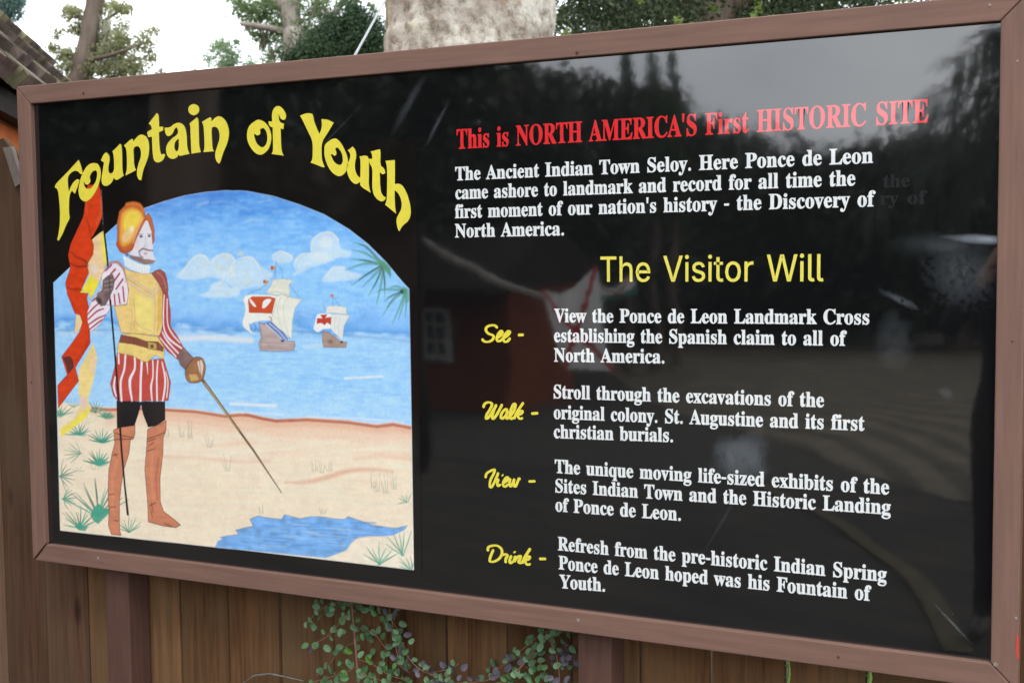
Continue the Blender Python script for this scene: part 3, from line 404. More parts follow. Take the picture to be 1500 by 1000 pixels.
    for arc in ([(266, 402), (276, 386), (288, 375), (300, 375), (306, 384)], [(311, 382), (320, 374), (334, 372), (343, 380), (342, 392), (334, 400)], [(340, 402), (338, 392), (346, 382), (358, 377), (370, 378), (380, 390)], [(328, 398), (327, 410), (318, 418)], [(400, 374), (412, 368), (428, 376)], [(434, 394), (432, 383), (444, 372), (456, 372)], [(457, 366), (458, 352), (470, 342), (486, 341), (496, 352)], [(478, 405), (488, 393), (504, 392)]):
        stroke(arc, CE, 3.2, .75, 4, 4)
    for x, y in ((352, 372), (338, 400), (362, 412), (333, 376), (320, 392)): blot(x, y, 5, 3, (226, 222, 180), .5)
    blot(296, 386, 7, 4, (214, 220, 220), .5); blot(352, 390, 14, 10, (190, 222, 246), .5); blot(470, 376, 18, 8, (226, 238, 248), .5); blot(478, 356, 12, 9, (232, 240, 246), .55)
    # --- beach
    SH = [(84, 588), (100, 590), (135, 594), (159, 596.5), (205, 595), (249, 597), (288, 599.5), (330, 606), (352, 604), (366, 605), (382, 609), (405, 613), (430, 612), (450, 611), (480, 613), (510, 615), (552, 621), (576, 618), (603, 623)]
    fill(SH+[(606.5, 834), (350, 804.5), (88.5, 776.5)], (250, 224, 198), 1, 2.5, 0, .07)
    rs = random.Random(9)
    for k in range(70):
        x = rs.uniform(250, 590); y = rs.uniform(618, 668); l = rs.uniform(20, 90)
        stroke([(x, y), (min(x+l, 600), y+rs.uniform(-3, 4))], rs.choice([(244, 206, 182), (250, 226, 206), (238, 190, 164), (250, 232, 214)]), rs.uniform(4, 9), .35, 7)
    for k in range(150):
        x = rs.uniform(95, 590); y = rs.uniform(635, 775); l = rs.uniform(20, 80)
        c_ = rs.choice([(252, 234, 208), (246, 208, 176), (250, 214, 192), (254, 238, 216), (246, 218, 190)])
        stroke([(x, y), (min(x+l, 600), y+rs.uniform(-3, 3))], c_, rs.uniform(4, 9), .3, 7)
    stroke([(p[0], p[1]+17) for p in SH[3:]], (238, 198, 172), 34, .65, 26); stroke([(p[0], p[1]+9) for p in SH[2:]], (226, 160, 128), 12, .6, 14)
    stroke([(p[0], p[1]+3.5) for p in SH[2:]], (190, 104, 78), 8, .9, 4)
    stroke([(360, 606), (384, 612), (404, 616), (430, 615)], (170, 84, 62), 5, .5, 5)
    stroke([(240, 612), (300, 620), (370, 628), (420, 618)], (232, 176, 148), 6, .35, 9)
    stroke([(418, 706), (448, 706), (478, 699), (508, 690), (540, 687), (575, 690)], (222, 160, 132), [3, 9, 12, 8, 3], .65, 9, 3)
    stroke([(240, 668), (300, 671), (350, 676), (395, 675)], (232, 176, 156), 7, .45, 9, 3); stroke([(520, 672), (560, 668), (603, 672)], (236, 184, 156), 8, .5, 9)
    stroke([(420, 640), (500, 638), (600, 646)], (244, 214, 190), 12, .4, 14)
    stroke([(196, 676), (250, 668)], (236, 190, 170), 6, .4, 8)
    # --- pond
    PD = [(315, 801), (319, 792), (326, 789), (322, 786), (332, 784), (350, 782), (345, 776), (356, 773), (371, 770), (366, 760), (378, 755), (395, 758), (413, 760), (417, 753), (428, 756), (440, 759), (455, 756), (470, 756), (490, 759), (505, 760), (510, 756), (528, 762), (545, 768), (562, 771), (580, 773), (597, 769), (592, 776), (584, 782), (562, 786), (540, 785), (524, 788), (514, 797), (508, 806), (494, 811), (477, 816.5)]
    fill(PD, (122, 174, 230), 1, 2, 0, .30)
    rs = random.Random(5)
    for k in range(80):
        x = rs.uniform(330, 560); y = rs.uniform(764, 806); l = rs.uniform(12, 44)
        ymax = 783 if x > 520 else 803+(x-315)*.075
        if y > ymax-2 or (x < 372 and y < 786): continue
        stroke([(x, y), (x+min(l, max(4, (505 if y > 790 else 560)-x)), y+rs.uniform(0, 3))], rs.choice([(176, 206, 238), (84, 138, 208), (146, 190, 234), (92, 148, 216)]), rs.uniform(2, 4), .5, 3)
    stroke(PD[4:27], (128, 108, 104), 1.6, .6, 1.4)
    fill([(477, 817), (494, 811), (508, 805), (514, 796), (524, 788), (545, 786), (575, 784), (590, 777), (606, 768), (607, 834)], (244, 228, 206), 1, 2)
    stroke([(494, 811), (508, 805), (514, 796), (524, 788), (548, 785), (568, 787)], (226, 196, 170), 2.5, .7, 2.5, 3)
    stroke([(540, 786), (556, 792), (562, 802)], (232, 204, 180), 2.5, .6, 2.5, 3)
    # --- ships
    def Z6(l): return [(340+x/5.883, 360+y/5.883) for x, y in l]
    for l in ([(378, 125), (376, 290)], [(385, 150), (430, 210), (440, 285)], [(500, 335), (545, 400), (575, 440)], [(378, 150), (360, 285)], [(250, 370), (160, 400), (118, 440)], [(300, 330), (235, 380)], [(870, 430), (868, 520)], [(875, 440), (900, 480), (935, 520)], [(975, 590), (990, 560), (975, 540)], [(790, 500), (800, 560)]):
        stroke(Z6(l), (104, 124, 160), 1.7, .6, 1.5)
    fill(Z6([(235, 660), (300, 680), (380, 755), (432, 822), (540, 822), (545, 860), (532, 902), (400, 908), (244, 900), (230, 845), (252, 790), (242, 720)]), (188, 168, 164), 1, 1.6, 0, .2, (118, 96, 96), 1.4)
    for y in (840, 868, 885): stroke(Z6([(240, y-10), (380, y), (535, y+4)]), (140, 116, 112), 1.2, .6, 1.2)
    stroke(Z6([(246, 700), (262, 790), (250, 880)]), (150, 124, 118), 2.2, .5, 2)
    fill(Z6([(270, 668), (340, 650), (400, 700), (505, 805), (440, 822), (380, 755), (320, 690)]), (96, 122, 186), .9, 1.6)
    for dx in (0, 34, 70): stroke(Z6([(290+dx, 672-dx*.1), (372+dx, 745-dx*.2), (440+dx*.8, 812)]), (226, 230, 236), 2.2, .8, 1.5)
    fill(Z6([(120, 430), (200, 418), (290, 424), (380, 435), (372, 520), (350, 590), (332, 640), (250, 645), (175, 662), (150, 695), (170, 745), (112, 712), (90, 662), (108, 600), (116, 520), (98, 468)]), (238, 238, 230), 1, 1.8, 2, .05, (200, 206, 206), 1.4, .6)
    fill(Z6([(380, 435), (430, 418), (480, 440), (602, 462), (545, 530), (522, 640), (514, 802), (450, 745), (395, 705), (332, 640), (352, 590), (372, 520)]), (232, 232, 218), 1, 1.8, 0, .06, (190, 184, 158), 1.4, .7)
    for l in ([(420, 440), (395, 520), (400, 620), (430, 720)], [(480, 445), (445, 520), (450, 640), (490, 770)], [(330, 640), (345, 600), (330, 560)]): stroke(Z6(l), (196, 196, 190), 2, .6, 2, 3)
    fill(Z6([(360, 290), (440, 284), (524, 296), (492, 340), (498, 400), (494, 440), (430, 418), (380, 425), (292, 405), (330, 350)]), (226, 226, 210), 1, 1.8, 0, .06, (176, 172, 150), 1.3, .7)
    stroke(Z6([(300, 400), (400, 398), (492, 424)]), (170, 176, 180), 1.8, .6, 1.6)
    fill(Z6([(140, 462), (175, 438), (330, 440), (374, 452), (345, 582), (148, 574)]), (206, 86, 50), 1, 1.5, 0, .15, (160, 62, 40), 1.2, .7)
    fill(Z6([(146, 455), (165, 462), (192, 492), (212, 528), (186, 520), (160, 490)]), (238, 236, 230), 1, 1.2)
    fill(Z6([(262, 512), (268, 480), (300, 458), (340, 462), (318, 500), (285, 534), (262, 535)]), (238, 236, 230), 1, 1.2, 2)
    stroke(Z6([(322, 610), (336, 620), (345, 640)]), (170, 70, 60), 2.5, .8, 1.5)
    blot(340+352/5.883, 360+192/5.883, 4, 3.4, (208, 140, 70), .95, .2); blot(340+345/5.883, 360+188/5.883, 1.8, 3, (180, 60, 50), .8, .2)
    blot(340+294/5.883, 360+312/5.883, 4, 3, (206, 150, 70), .95, .2); blot(340+278/5.883, 360+308/5.883, 1.8, 3, (176, 60, 50), .8, .2)
    blot(340+435/5.883, 360+818/5.883, 2.4, 2.4, (60, 50, 60), .9, .1)
    for x in (150, 190): stroke(Z6([(x, 672), (x+18, 705), (x+5, 735)]), (84, 110, 180), 2.6, .7, 2)
    stroke(Z6([(130, 680), (140, 715), (170, 745)]), (230, 232, 230), 4, .9, 2, 3)
    fill(Z6([(778, 735), (835, 748), (935, 820), (992, 830), (980, 878), (790, 874), (780, 820)]), (176, 148, 136), 1, 1.5, 0, .2, (110, 90, 90), 1.3, .7)
    fill(Z6([(735, 590), (790, 584), (862, 590), (866, 660), (852, 712), (785, 716), (745, 745), (704, 718), (716, 660)]), (238, 238, 236), 1, 1.6, 2, .05)
    fill(Z6([(862, 590), (935, 590), (1015, 600), (965, 690), (952, 808), (885, 752), (850, 712)]), (228, 230, 226), 1, 1.6, 0, .06, (180, 180, 172), 1.2, .6)
    fill(Z6([(822, 520), (900, 515), (985, 530), (988, 590), (900, 580), (808, 578)]), (228, 228, 220), 1, 1.6, 0, .06, (170, 176, 176), 1.2, .5)
    for l in ([(940, 600), (915, 680), (925, 770)], [(895, 600), (880, 680), (895, 745)]): stroke(Z6(l), (190, 194, 192), 1.6, .6, 1.6, 3)
    fill(Z6([(762, 595), (822, 590), (806, 620), (856, 612), (852, 682), (818, 660), (800, 684), (770, 664), (730, 672), (734, 622), (780, 625)]), (196, 74, 58), 1, 1.4)
    blot(340+862/5.883, 360+430/5.883, 3, 2.2, (210, 130, 90), .9, .2); blot(340+945/5.883, 360+828/5.883, 2.4, 2, (44, 44, 60), .9, .1); blot(340+848/5.883, 360+825/5.883, 4, 3, (110, 90, 80), .6)
    stroke(Z6([(230, 908), (400, 914), (560, 905)]), (110, 158, 214), 3, .5, 4)
    CLIP[0] = WMASK
    # --- palm fronds hanging in from the right
    def Z8(l): return [(500+x/6.667, 330+y/6.667) for x, y in l]
    fr = [((110, 165), (250, 215)), ((108, 240), (240, 275)), ((95, 328), (240, 345)), ((40, 438), (230, 375)), ((100, 590), (250, 480)), ((205, 605), (310, 500)), ((265, 690), (350, 540)), ((340, 780), (385, 600)), ((425, 700), (425, 560)), ((480, 520), (465, 450))]
    for i, (t, mid) in enumerate(fr):
        stroke(Z8([(415, 385), mid, t]), (96, 150, 132), [6.5, 6, 1.6], .8, 2.5, 5, (104, 170, 160))
        if i % 2 == 0: stroke(Z8([(400, 385), mid, ((t[0]+mid[0])/2, (t[1]+mid[1])/2)]), (62, 62, 80), [2.6, 2.4, 1], .75, 2, 5)
    fill(Z8([(370, 330), (425, 350), (485, 410), (488, 500), (450, 470), (400, 410), (360, 380)]), (92, 152, 120), .85, 3)
    for t, mid in (((420, 742), (500, 690)), ((405, 880), (500, 740)), ((470, 612), (540, 595)), ((500, 960), (570, 800)), ((560, 920), (600, 780)), ((625, 900), (635, 760)), ((350, 650), (420, 625))):
        stroke(Z8([(625, 635), mid, t]), (100, 160, 140), [6, 5, 1.5], .75, 2.5, 5)
    stroke(Z8([(612, 640), (520, 700), (450, 800)]), (60, 64, 80), 2, .7, 2, 4); stroke(Z8([(600, 640), (500, 680), (450, 710)]), (64, 60, 80), 2, .7, 2, 4)
    blot(590.5, 427, 5, 3.6, (40, 70, 60), .85, .2); fill(Z8([(600, 590), (660, 625), (668, 740), (630, 760), (610, 690)]), (96, 156, 128), .75, 3)
    # --- palmetto clumps on the sand
    TE = [(78, 164, 140), (66, 148, 122), (96, 176, 150), (88, 130, 110)]
    def fan(x, y, r, a0, a1, n, w=2.6, al=.9, seed=0, c=None):
        r_ = random.Random(seed*7+int(x))
        for k in range(n):
            a_ = math.radians(a0+(a1-a0)*(k/(max(1, n-1)))+r_.uniform(-5, 5)); rr = r*r_.uniform(.75, 1.08)
            ex, ey = x+math.cos(a_)*rr, y-math.sin(a_)*rr
            stroke([(x+r_.uniform(-2, 2), y), ((x+ex)/2+r_.uniform(-1, 1), (y+ey)/2), (ex, ey)], c or r_.choice(TE), [w*.9, w*1.25, w*.35], al, 1.6, 3)
    def Z7(x, y): return (80+x/5, 590+y/5)
    for (x, y, r, a0, a1, n, w, al) in ((45, 90, 20, 10, 170, 8, 3, .8), (140, 30, 14, 20, 160, 6, 2.4, .5), (180, 232, 22, 15, 175, 9, 3, .9), (345, 288, 22, 10, 170, 10, 3.2, .95), (320, 452, 22, 15, 165, 10, 4, .95), (190, 370, 24, 115, 225, 7, 2.4, .7), (40, 535, 25, -70, 75, 9, 2.6, .85), (60, 700, 20, -60, 60, 8, 2.8, .85), (185, 915, 30, 25, 165, 10, 3.4, .95), (320, 830, 56, 30, 150, 13, 3.4, .95), (375, 105, 14, 10, 170, 7, 3, .85), (300, 70, 18, 20, 165, 8, 3, .8), (180, 500, 10, 10, 170, 4, 2, .5), (290, 488, 12, 20, 160, 4, 1.6, .35), (545, 945, 26, 25, 160, 9, 2.6, .8), (240, 150, 16, 20, 160, 5, 1.6, .4)):
        X_, Y_ = Z7(x, y); fan(X_, Y_, r, a0, a1, n, w, al, n)
    fill([Z7(*p) for p in ((262, 820), (290, 760), (325, 735), (350, 760), (420, 790), (360, 845), (320, 885), (285, 860))], (72, 160, 136), .95, 3)
    fill([Z7(*p) for p in ((150, 905), (185, 860), (205, 900), (250, 900), (225, 935), (180, 930))], (74, 164, 138), .95, 3)
    blot(*Z7(350, 275), 11, 4, (66, 152, 128), .9); blot(*Z7(320, 435), 12, 6, (72, 164, 140), .9); blot(*Z7(185, 225), 11, 4, (70, 156, 140), .85); blot(*Z7(385, 95), 9, 4, (80, 154, 128), .8); blot(*Z7(45, 80), 9, 5, (84, 160, 130), .7)
    stroke([Z7(190, 930), Z7(60, 800)], (60, 80, 60), 1.6, .7, 1.4); stroke([Z7(178, 880), Z7(176, 800)], (150, 80, 60), 2, .5, 2)
    fan(590, 813, 36, 70, 150, 6, 3, .8, 3); fan(604, 835, 26, 80, 165, 6, 3, .75, 4); fan(556, 826, 34, 30, 150, 7, 3, .85, 5)
    fan(596, 735, 16, 60, 190, 5, 3, .6, 6)
    gr = (120, 140, 118)
    for (x, y, s) in ((550, 720, 1), (562, 722, 1.1), (575, 716, .9), (544, 714, .8), (468, 692, .8), (458, 690, .6), (380, 752, .6), (470, 752, .4), (330, 690, .9), (276, 642, .9), (264, 640, .7), (305, 655, .8), (242, 640, .6), (480, 690, .6)):
        r_ = random.Random(int(x*3+y))
        for k in range(4): stroke([(x+k*2, y), (x+k*3.2-3+r_.uniform(-3, 3), y-s*r_.uniform(12, 30))], r_.choice([gr, (96, 130, 110), (150, 150, 130), (88, 150, 124) if x > 540 else gr]), [1.8, .7], .55, 1.5)
    stroke(WIN+[WIN[0]], (214, 224, 232), 2.0, .5, 2.0)
    CLIP[0] = None
    # --- the pennant
    def A(l): return [(70+x/5.556, 270+y/5.556) for x, y in l]
    def B(l): return [(70+x/4.545, 430+y/4.545) for x, y in l]
    cream = A([(455, 370), (470, 500), (484, 640), (420, 800), (350, 940), (335, 880), (260, 885), (345, 770), (318, 660), (372, 560), (358, 448)])
    fill(cream, (238, 206, 158), 1, 1.5, 0, .15, (120, 86, 60), 1.2, .6)
    fill(A([(455, 370), (470, 500), (482, 640), (455, 650), (440, 520), (425, 410)]), (244, 222, 84), .9, 4); fill(A([(345, 735), (420, 800), (350, 935), (335, 880), (265, 885)]), (244, 222, 70), 1, 2)
    blot(70+385/5.556, 270+690/5.556, 5, 7, (228, 218, 214), .7)
    fill(B([(300, 328), (318, 370), (332, 430), (310, 560), (268, 705), (290, 760), (258, 825), (90, 952), (82, 900), (180, 828), (222, 740), (205, 650), (210, 500), (275, 385)]), (240, 214, 140), 1, 2, 0, .12)
    fill(B([(300, 400), (332, 430), (312, 545), (285, 520)]), (242, 206, 176), .8, 4); fill(B([(290, 760), (258, 825), (90, 952), (84, 905), (190, 830), (250, 772)]), (244, 224, 92), .95, 2.5)
    blot(70+235/4.545, 430+720/4.545, 6, 9, (232, 200, 194), .8)
    fill(B([(190, 135), (225, 150), (238, 200), (195, 262), (178, 258)]), (244, 212, 160), 1, 1.6, 0, .1, (120, 90, 60), 1.2, .5)
    RED = (214, 66, 30)
    red = A([(330, 5), (420, 5), (432, 60), (440, 130), (446, 260), (420, 330), (358, 440), (375, 500), (370, 570), (320, 650), (335, 720), (292, 820), (262, 882), (330, 888)])+B([(262, 30), (275, 100), (284, 330), (185, 490), (207, 580), (72, 760), (66, 610), (130, 540), (93, 420), (175, 310), (215, 250), (232, 190), (215, 140), (180, 130), (130, 0)])+A([(145, 800), (185, 680), (168, 580), (185, 490), (290, 265), (305, 170)])
    fill(red, RED, 1, 1.6, 0, .16, (92, 34, 22), 1.5, .8)
    stroke(A([(312, 270), (335, 340), (355, 430)]), (120, 50, 34), [2, 5, 3], .7, 4, 4); stroke(A([(185, 545), (235, 590), (300, 620), (330, 660)]), (126, 46, 30), [2, 5, 7, 4], .75, 4, 4)
    stroke(A([(180, 640), (240, 668), (320, 665)]), (96, 36, 26), [2, 5, 5], .7, 4, 4); stroke(A([(155, 835), (200, 855), (262, 850), (280, 860)]), (130, 44, 28), [2, 5, 3], .75, 4, 4)
    stroke(A([(330, 20), (312, 120), (320, 240)]), (232, 96, 60), 5, .5, 6, 4); stroke(A([(430, 120), (436, 220), (400, 320)]), (226, 110, 70), 5, .45, 6, 4)
    stroke(B([(150, 20), (185, 100), (225, 135)]), (150, 50, 30), 3, .5, 3, 3); stroke(B([(265, 120), (270, 320), (195, 440)]), (150, 48, 30), 4, .5, 4, 4)
    fill(B([(98, 425), (150, 415), (168, 440), (175, 490), (138, 535), (120, 470)]), (98, 50, 46), 1, 2)
    stroke(A([(358, 442), (420, 388), (452, 372)]), (20, 18, 18), 5, 1, 2)
    # --- the pole
    for k in range(7): stroke([(148.5+k*.4, 278+k*8), (149+k*.4, 283+k*8)], (120, 128, 132), 2.0, .7, 1.8)
    stroke([(150.5, 330), (152.6, 337), (156.5, 370), (160, 405)], (34, 30, 30), 6, 1, 1.5)
    # --- the soldier: legs first
    def C3(l): return [(60+x/3.333, 520+y/3.333) for x, y in l]
    BR, BD = (204, 130, 98), (92, 48, 36)
    fill(C3([(355, 365), (405, 345), (460, 342), (460, 380), (452, 408), (438, 412), (430, 480), (405, 560), (392, 640), (384, 720), (385, 850), (392, 878), (345, 874), (330, 830), (334, 760), (328, 690), (332, 560), (348, 480), (362, 430)]), BR, 1, 1.6, 0, .14, BD, 2, .85)
    fill(C3([(522, 362), (612, 320), (612, 365), (598, 400), (596, 480), (582, 600), (584, 715), (600, 762), (650, 800), (682, 828), (660, 840), (600, 833), (525, 812), (522, 720), (508, 560), (516, 460)]), BR, 1, 1.6, 0, .14, BD, 2, .85)
    stroke(C3([(380, 480), (350, 600), (350, 750)]), (226, 150, 112), 9, .5, 9); stroke(C3([(545, 480), (540, 600), (550, 700)]), (226, 150, 112), 9, .5, 9); stroke(C3([(575, 500), (562, 600), (570, 700)]), (170, 88, 60), 6, .5, 6)
    for l in ([(362, 380), (400, 392), (452, 402)], [(355, 412), (440, 408)], [(522, 408), (560, 396), (605, 376)], [(522, 420), (560, 408)], [(350, 490), (380, 482)], [(360, 480), (375, 498)], [(530, 440), (552, 425)], [(520, 468), (556, 456)], [(334, 680), (360, 676)], [(335, 742), (365, 738)], [(355, 805), (378, 808)], [(530, 735), (560, 720)], [(535, 745), (545, 790)], [(540, 720), (550, 770)], [(600, 820), (640, 835)]):
        stroke(C3(l), (64, 40, 40), 2.2, .8, 1.8)
    fill(C3([(370, 222), (492, 225), (490, 240), (476, 290), (458, 343), (372, 356)]), (32, 28, 30), 1, 1.6); fill(C3([(486, 225), (607, 224), (608, 316), (560, 345), (524, 352), (500, 290)]), (32, 28, 30), 1, 1.6)
    def E(l): return [(120+x/5, 420+y/5) for x, y in l]
    # striped breeches
    fill(E([(262, 480), (380, 505), (445, 540), (600, 525), (622, 600), (652, 700), (634, 832), (268, 836), (232, 795), (210, 710), (238, 600)]), (196, 78, 66), 1, 1.6, 0, .12, (120, 56, 50), 1.6, .8)
    for l, w in (([(320, 500), (312, 600), (285, 700), (292, 832)], [6, 6, 7, 6]), ([(388, 510), (388, 600), (352, 690), (368, 832)], [6, 6, 9, 5]), ([(440, 545), (432, 690), (430, 832)], 7), ([(478, 555), (484, 640)], [5, 1]), ([(520, 540), (522, 650), (508, 730), (515, 832)], [4, 4, 6, 4]), ([(558, 540), (550, 650), (552, 832)], [4, 5, 5]), ([(588, 550), (612, 690), (594, 832)], [3, 6, 5]), ([(245, 660), (236, 730), (252, 800)], [4, 7, 4]), ([(270, 490), (272, 560)], 5), ([(615, 620), (632, 700), (622, 810)], [2, 3, 3])):
        stroke(E(l), (240, 234, 240), w, .95, 1.8, 5)
    # sleeve on the pole side
    fill(E([(140, 10), (195, 90), (230, 100), (205, 165), (180, 200), (132, 275), (62, 332), (42, 250), (42, 180), (70, 110)]), (236, 226, 236), 1, 1.6, 0, .08, (140, 60, 64), 1.4, .7)
    for l in ([(45, 200), (90, 150), (135, 115)], [(46, 240), (110, 180), (160, 160)], [(48, 280), (110, 235), (178, 205)], [(60, 310), (120, 262), (150, 240)], [(80, 105), (130, 60)]): stroke(E(l), (176, 66, 66), [4.4, 5, 3.4], .95, 1.6, 4)
    Cc = lambda l: [(120+x/7.143, 290+y/7.143) for x, y in l]
    fill(Cc([(215, 790), (300, 690), (370, 680), (430, 745), (478, 900), (490, 1010), (470, 1110), (350, 1130), (240, 1110), (200, 900)]), (236, 226, 236), 1, 1.6, 0, .08, (140, 60, 64), 1.4, .7)
    for l in ([(250, 760), (310, 700)], [(300, 800), (350, 745)], [(330, 880), (395, 790)], [(360, 950), (430, 850)], [(385, 1000), (400, 1100)], [(430, 930), (445, 1080)], [(340, 1010), (350, 1120)], [(290, 1040), (300, 1110)]): stroke(Cc(l), (172, 60, 66), [5, 5.4], .95, 1.6)
    stroke(Cc([(285, 680), (370, 670), (440, 740), (480, 860), (495, 980)]), (188, 128, 118), [5, 8, 8, 5], .9, 3, 4)
    # hand on the pole
    fill(Cc([(220, 860), (270, 815), (325, 800), (345, 860), (330, 950), (280, 1060), (250, 1120), (200, 1130), (150, 1060), (165, 1000), (215, 960)]), (124, 104, 104), 1, 2, 0, .35, (60, 50, 54), 1.6, .7)
    for l in ([(240, 880), (330, 850)], [(235, 920), (330, 900)], [(235, 965), (315, 950)]): stroke(Cc(l), (176, 156, 150), 2.4, .7, 2)
    blot(146, 441, 5, 5, (40, 36, 40), .7)
    # --- cuirass and belt
    AR = (238, 206, 128)
    fill([(182, 392), (192, 397), (210, 401), (222, 400), (236, 397), (243, 408), (243, 430), (240, 455), (238, 478), (234, 492), (205, 489), (178, 487), (171, 462), (168, 448), (186, 446), (189, 425)], AR, 1, 1.6, 0, .12, (150, 96, 60), 1.7, .75)
    fill([(196, 430), (215, 436), (224, 432), (226, 460), (222, 484), (204, 484), (198, 455)], (246, 222, 130), .8, 8); fill([(172, 456), (184, 450), (190, 484), (180, 485)], (242, 204, 134), .7, 5); fill([(232, 416), (241, 414), (238, 470), (230, 488)], (222, 176, 84), .8, 4)
    for l in ([(187, 404), (205, 416), (224, 428), (234, 408)], [(184, 412), (203, 424), (224, 437), (237, 418)]): stroke(l, (206, 186, 176), 4.5, .8, 3)
    stroke([(186, 408), (205, 420), (224, 432)], (168, 128, 90), 1.5, .8, 1.5)
    for l in ([(190, 436), (194, 460), (192, 484)], [(226, 430), (228, 460), (226, 488)], [(198, 470), (208, 480), (222, 484)]): stroke(l, (200, 176, 150), 3, .7, 3, 4); 
    stroke([(196, 440), (198, 462), (196, 482)], (204, 150, 80), 2.6, .55, 3, 4)
    fill(E([(265, 425), (290, 350), (370, 340), (560, 365), (600, 400), (605, 480), (600, 530), (540, 498), (480, 552), (440, 542), (375, 505), (262, 482)]), (234, 206, 124), 1, 1.6, 0, .14, (150, 104, 64), 1.5, .7)
    fill(E([(288, 352), (400, 372), (470, 398), (560, 402), (600, 445), (596, 472), (480, 448), (380, 420), (274, 406)]), (136, 78, 62), 1, 1.6, 0, .12, (80, 44, 40), 1.4, .8)
    fill(E([(482, 400), (548, 412), (550, 462), (486, 450)]), (196, 160, 92), 1, 1.6, 0, .1, (80, 60, 40), 1.5, .9); blot(223, 507, 3, 3, (80, 60, 50), .9, .1)
    # --- shoulder and arm on the sword side
    fill(E([(595, 20), (630, 40), (650, 180), (650, 290), (700, 360), (748, 450), (705, 532), (625, 470), (560, 372), (588, 320), (592, 180)]), (184, 74, 72), 1, 1.6, 0, .1, (110, 48, 48), 1.5, .8)
    for l, w in (([(604, 60), (598, 200), (602, 300), (640, 380), (735, 452)], [3, 4, 4, 6, 4]), ([(626, 90), (628, 260), (660, 340), (720, 410)], [3, 3, 4, 3]), ([(590, 330), (630, 400), (712, 490)], [3, 5, 4]), ([(572, 372), (620, 430), (690, 510)], [3, 4, 4])): stroke(E(l), (240, 230, 238), w, .95, 1.6, 5)
    fill(Cc([(730, 790), (770, 760), (820, 745), (870, 780), (892, 850), (905, 960), (890, 1010), (850, 990), (810, 900)]), (160, 84, 78), 1, 1.8, 0, .2, (96, 50, 50), 1.6, .8)
    stroke(Cc([(790, 780), (850, 830), (880, 940)]), (204, 140, 130), 3.5, .6, 3, 4)
    # gauntlet, sword
    fill(E([(700, 505), (745, 440), (800, 500), (840, 540), (800, 600), (760, 610), (720, 570)]), (134, 108, 104), 1, 2, 0, .3, (70, 56, 56), 1.5, .7)
    stroke([(294, 553), (303, 566), (318, 586)], (118, 84, 70), [7, 7, 6], 1, 1.8); stroke([(297, 556), (330, 602), (372, 660), (412.5, 721)], (116, 92, 70), [9, 8, 6, 2.4], 1, 1.6); stroke([(300, 561), (330, 603), (350, 631)], (206, 180, 120), [3, 3.4, 1.5], .8, 1.5)
    fill(E([(762, 600), (800, 545), (830, 515), (880, 520), (905, 570), (902, 630), (880, 688), (820, 704), (775, 690), (758, 645)]), (160, 112, 78), 1, 1.8, 2, .3, (78, 50, 40), 1.8, .9)
    fill(E([(845, 545), (880, 535), (892, 580), (880, 650), (862, 620)]), (232, 214, 196), .9, 2); stroke(E([(862, 540), (872, 640)]), (110, 70, 56), 1.8, .8, 1.4); fill(E([(785, 640), (840, 640), (860, 680), (800, 690)]), (214, 178, 110), .8, 3)
    # --- head
    fill(Cc([(428, 600), (500, 640), (600, 690), (700, 700), (718, 720), (700, 790), (620, 790), (520, 750), (455, 710)]), (232, 238, 244), 1, 2, 0, .05)
    for k in range(9): stroke(Cc([(470+k*27, 650+k*10), (480+k*25, 735+k*7)]), (184, 204, 226), 1.6, .6, 1.5)
    for k in range(6): stroke(Cc([(560+k*26, 770+k*4), (570+k*24, 815)]), (216, 150, 140), 2, .6, 1.6)
    fill(Cc([(660, 225), (692, 230), (735, 345), (748, 480), (742, 560), (770, 650), (700, 690), (640, 690), (560, 650), (500, 600), (525, 540), (560, 440), (610, 330)]), (226, 222, 230), 1, 1.5, 0, .06)
    blot(199, 358, 5, 9, (236, 200, 196), .6); blot(203, 340, 4, 6, (232, 206, 196), .5)
    fill(Cc([(490, 590), (560, 610), (610, 615), (650, 640), (700, 640), (775, 655), (745, 690), (650, 698), (560, 655), (495, 620)]), (146, 116, 108), .95, 2.5, 0, .35)
    stroke(Cc([(600, 560), (640, 530), (690, 545), (745, 550)]), (128, 100, 96), [4, 5, 3], .9, 2, 4); blot(213.5, 371.5, 3.4, 2.2, (196, 160, 150), .9, .2); stroke(Cc([(600, 560), (610, 600), (640, 625)]), (132, 108, 104), 4, .8, 2.4, 3)
    for x, y in ((622, 402), (706, 398)): blot(120+x/7.143, 290+y/7.143, 2.8, 2.1, (70, 78, 112), .95, .15); 
    stroke(Cc([(595, 380), (640, 378)]), (110, 96, 108), 1.8, .8, 1.5); stroke(Cc([(685, 375), (725, 378)]), (110, 96, 108), 1.8, .8, 1.5); stroke(Cc([(665, 400), (672, 480), (650, 505), (690, 510)]), (186, 172, 184), 2, .8, 2)
    blot(186.5, 373, 2.4, 3, (50, 60, 84), .8, .2)
    # helmet
    fill(Cc([(372, 260), (395, 140), (470, 62), (540, 46), (612, 64), (655, 130), (662, 192), (700, 162), (732, 218), (758, 330), (758, 450), (742, 482), (732, 350), (692, 232), (660, 232), (610, 325), (560, 440), (530, 540), (455, 582), (400, 562), (362, 492), (374, 420)]), (196, 104, 56), 1, 1.6, 0, .12, (150, 66, 40), 2, .9)
    fill(Cc([(405, 250), (430, 150), (520, 105), (600, 130), (645, 205), (600, 310), (545, 420), (500, 480), (430, 500), (400, 430)]), (232, 168, 72), 1, 8, 3); fill(Cc([(440, 230), (480, 150), (560, 130), (620, 190), (570, 300), (500, 370), (440, 330)]), (250, 212, 86), .95, 9, 3)
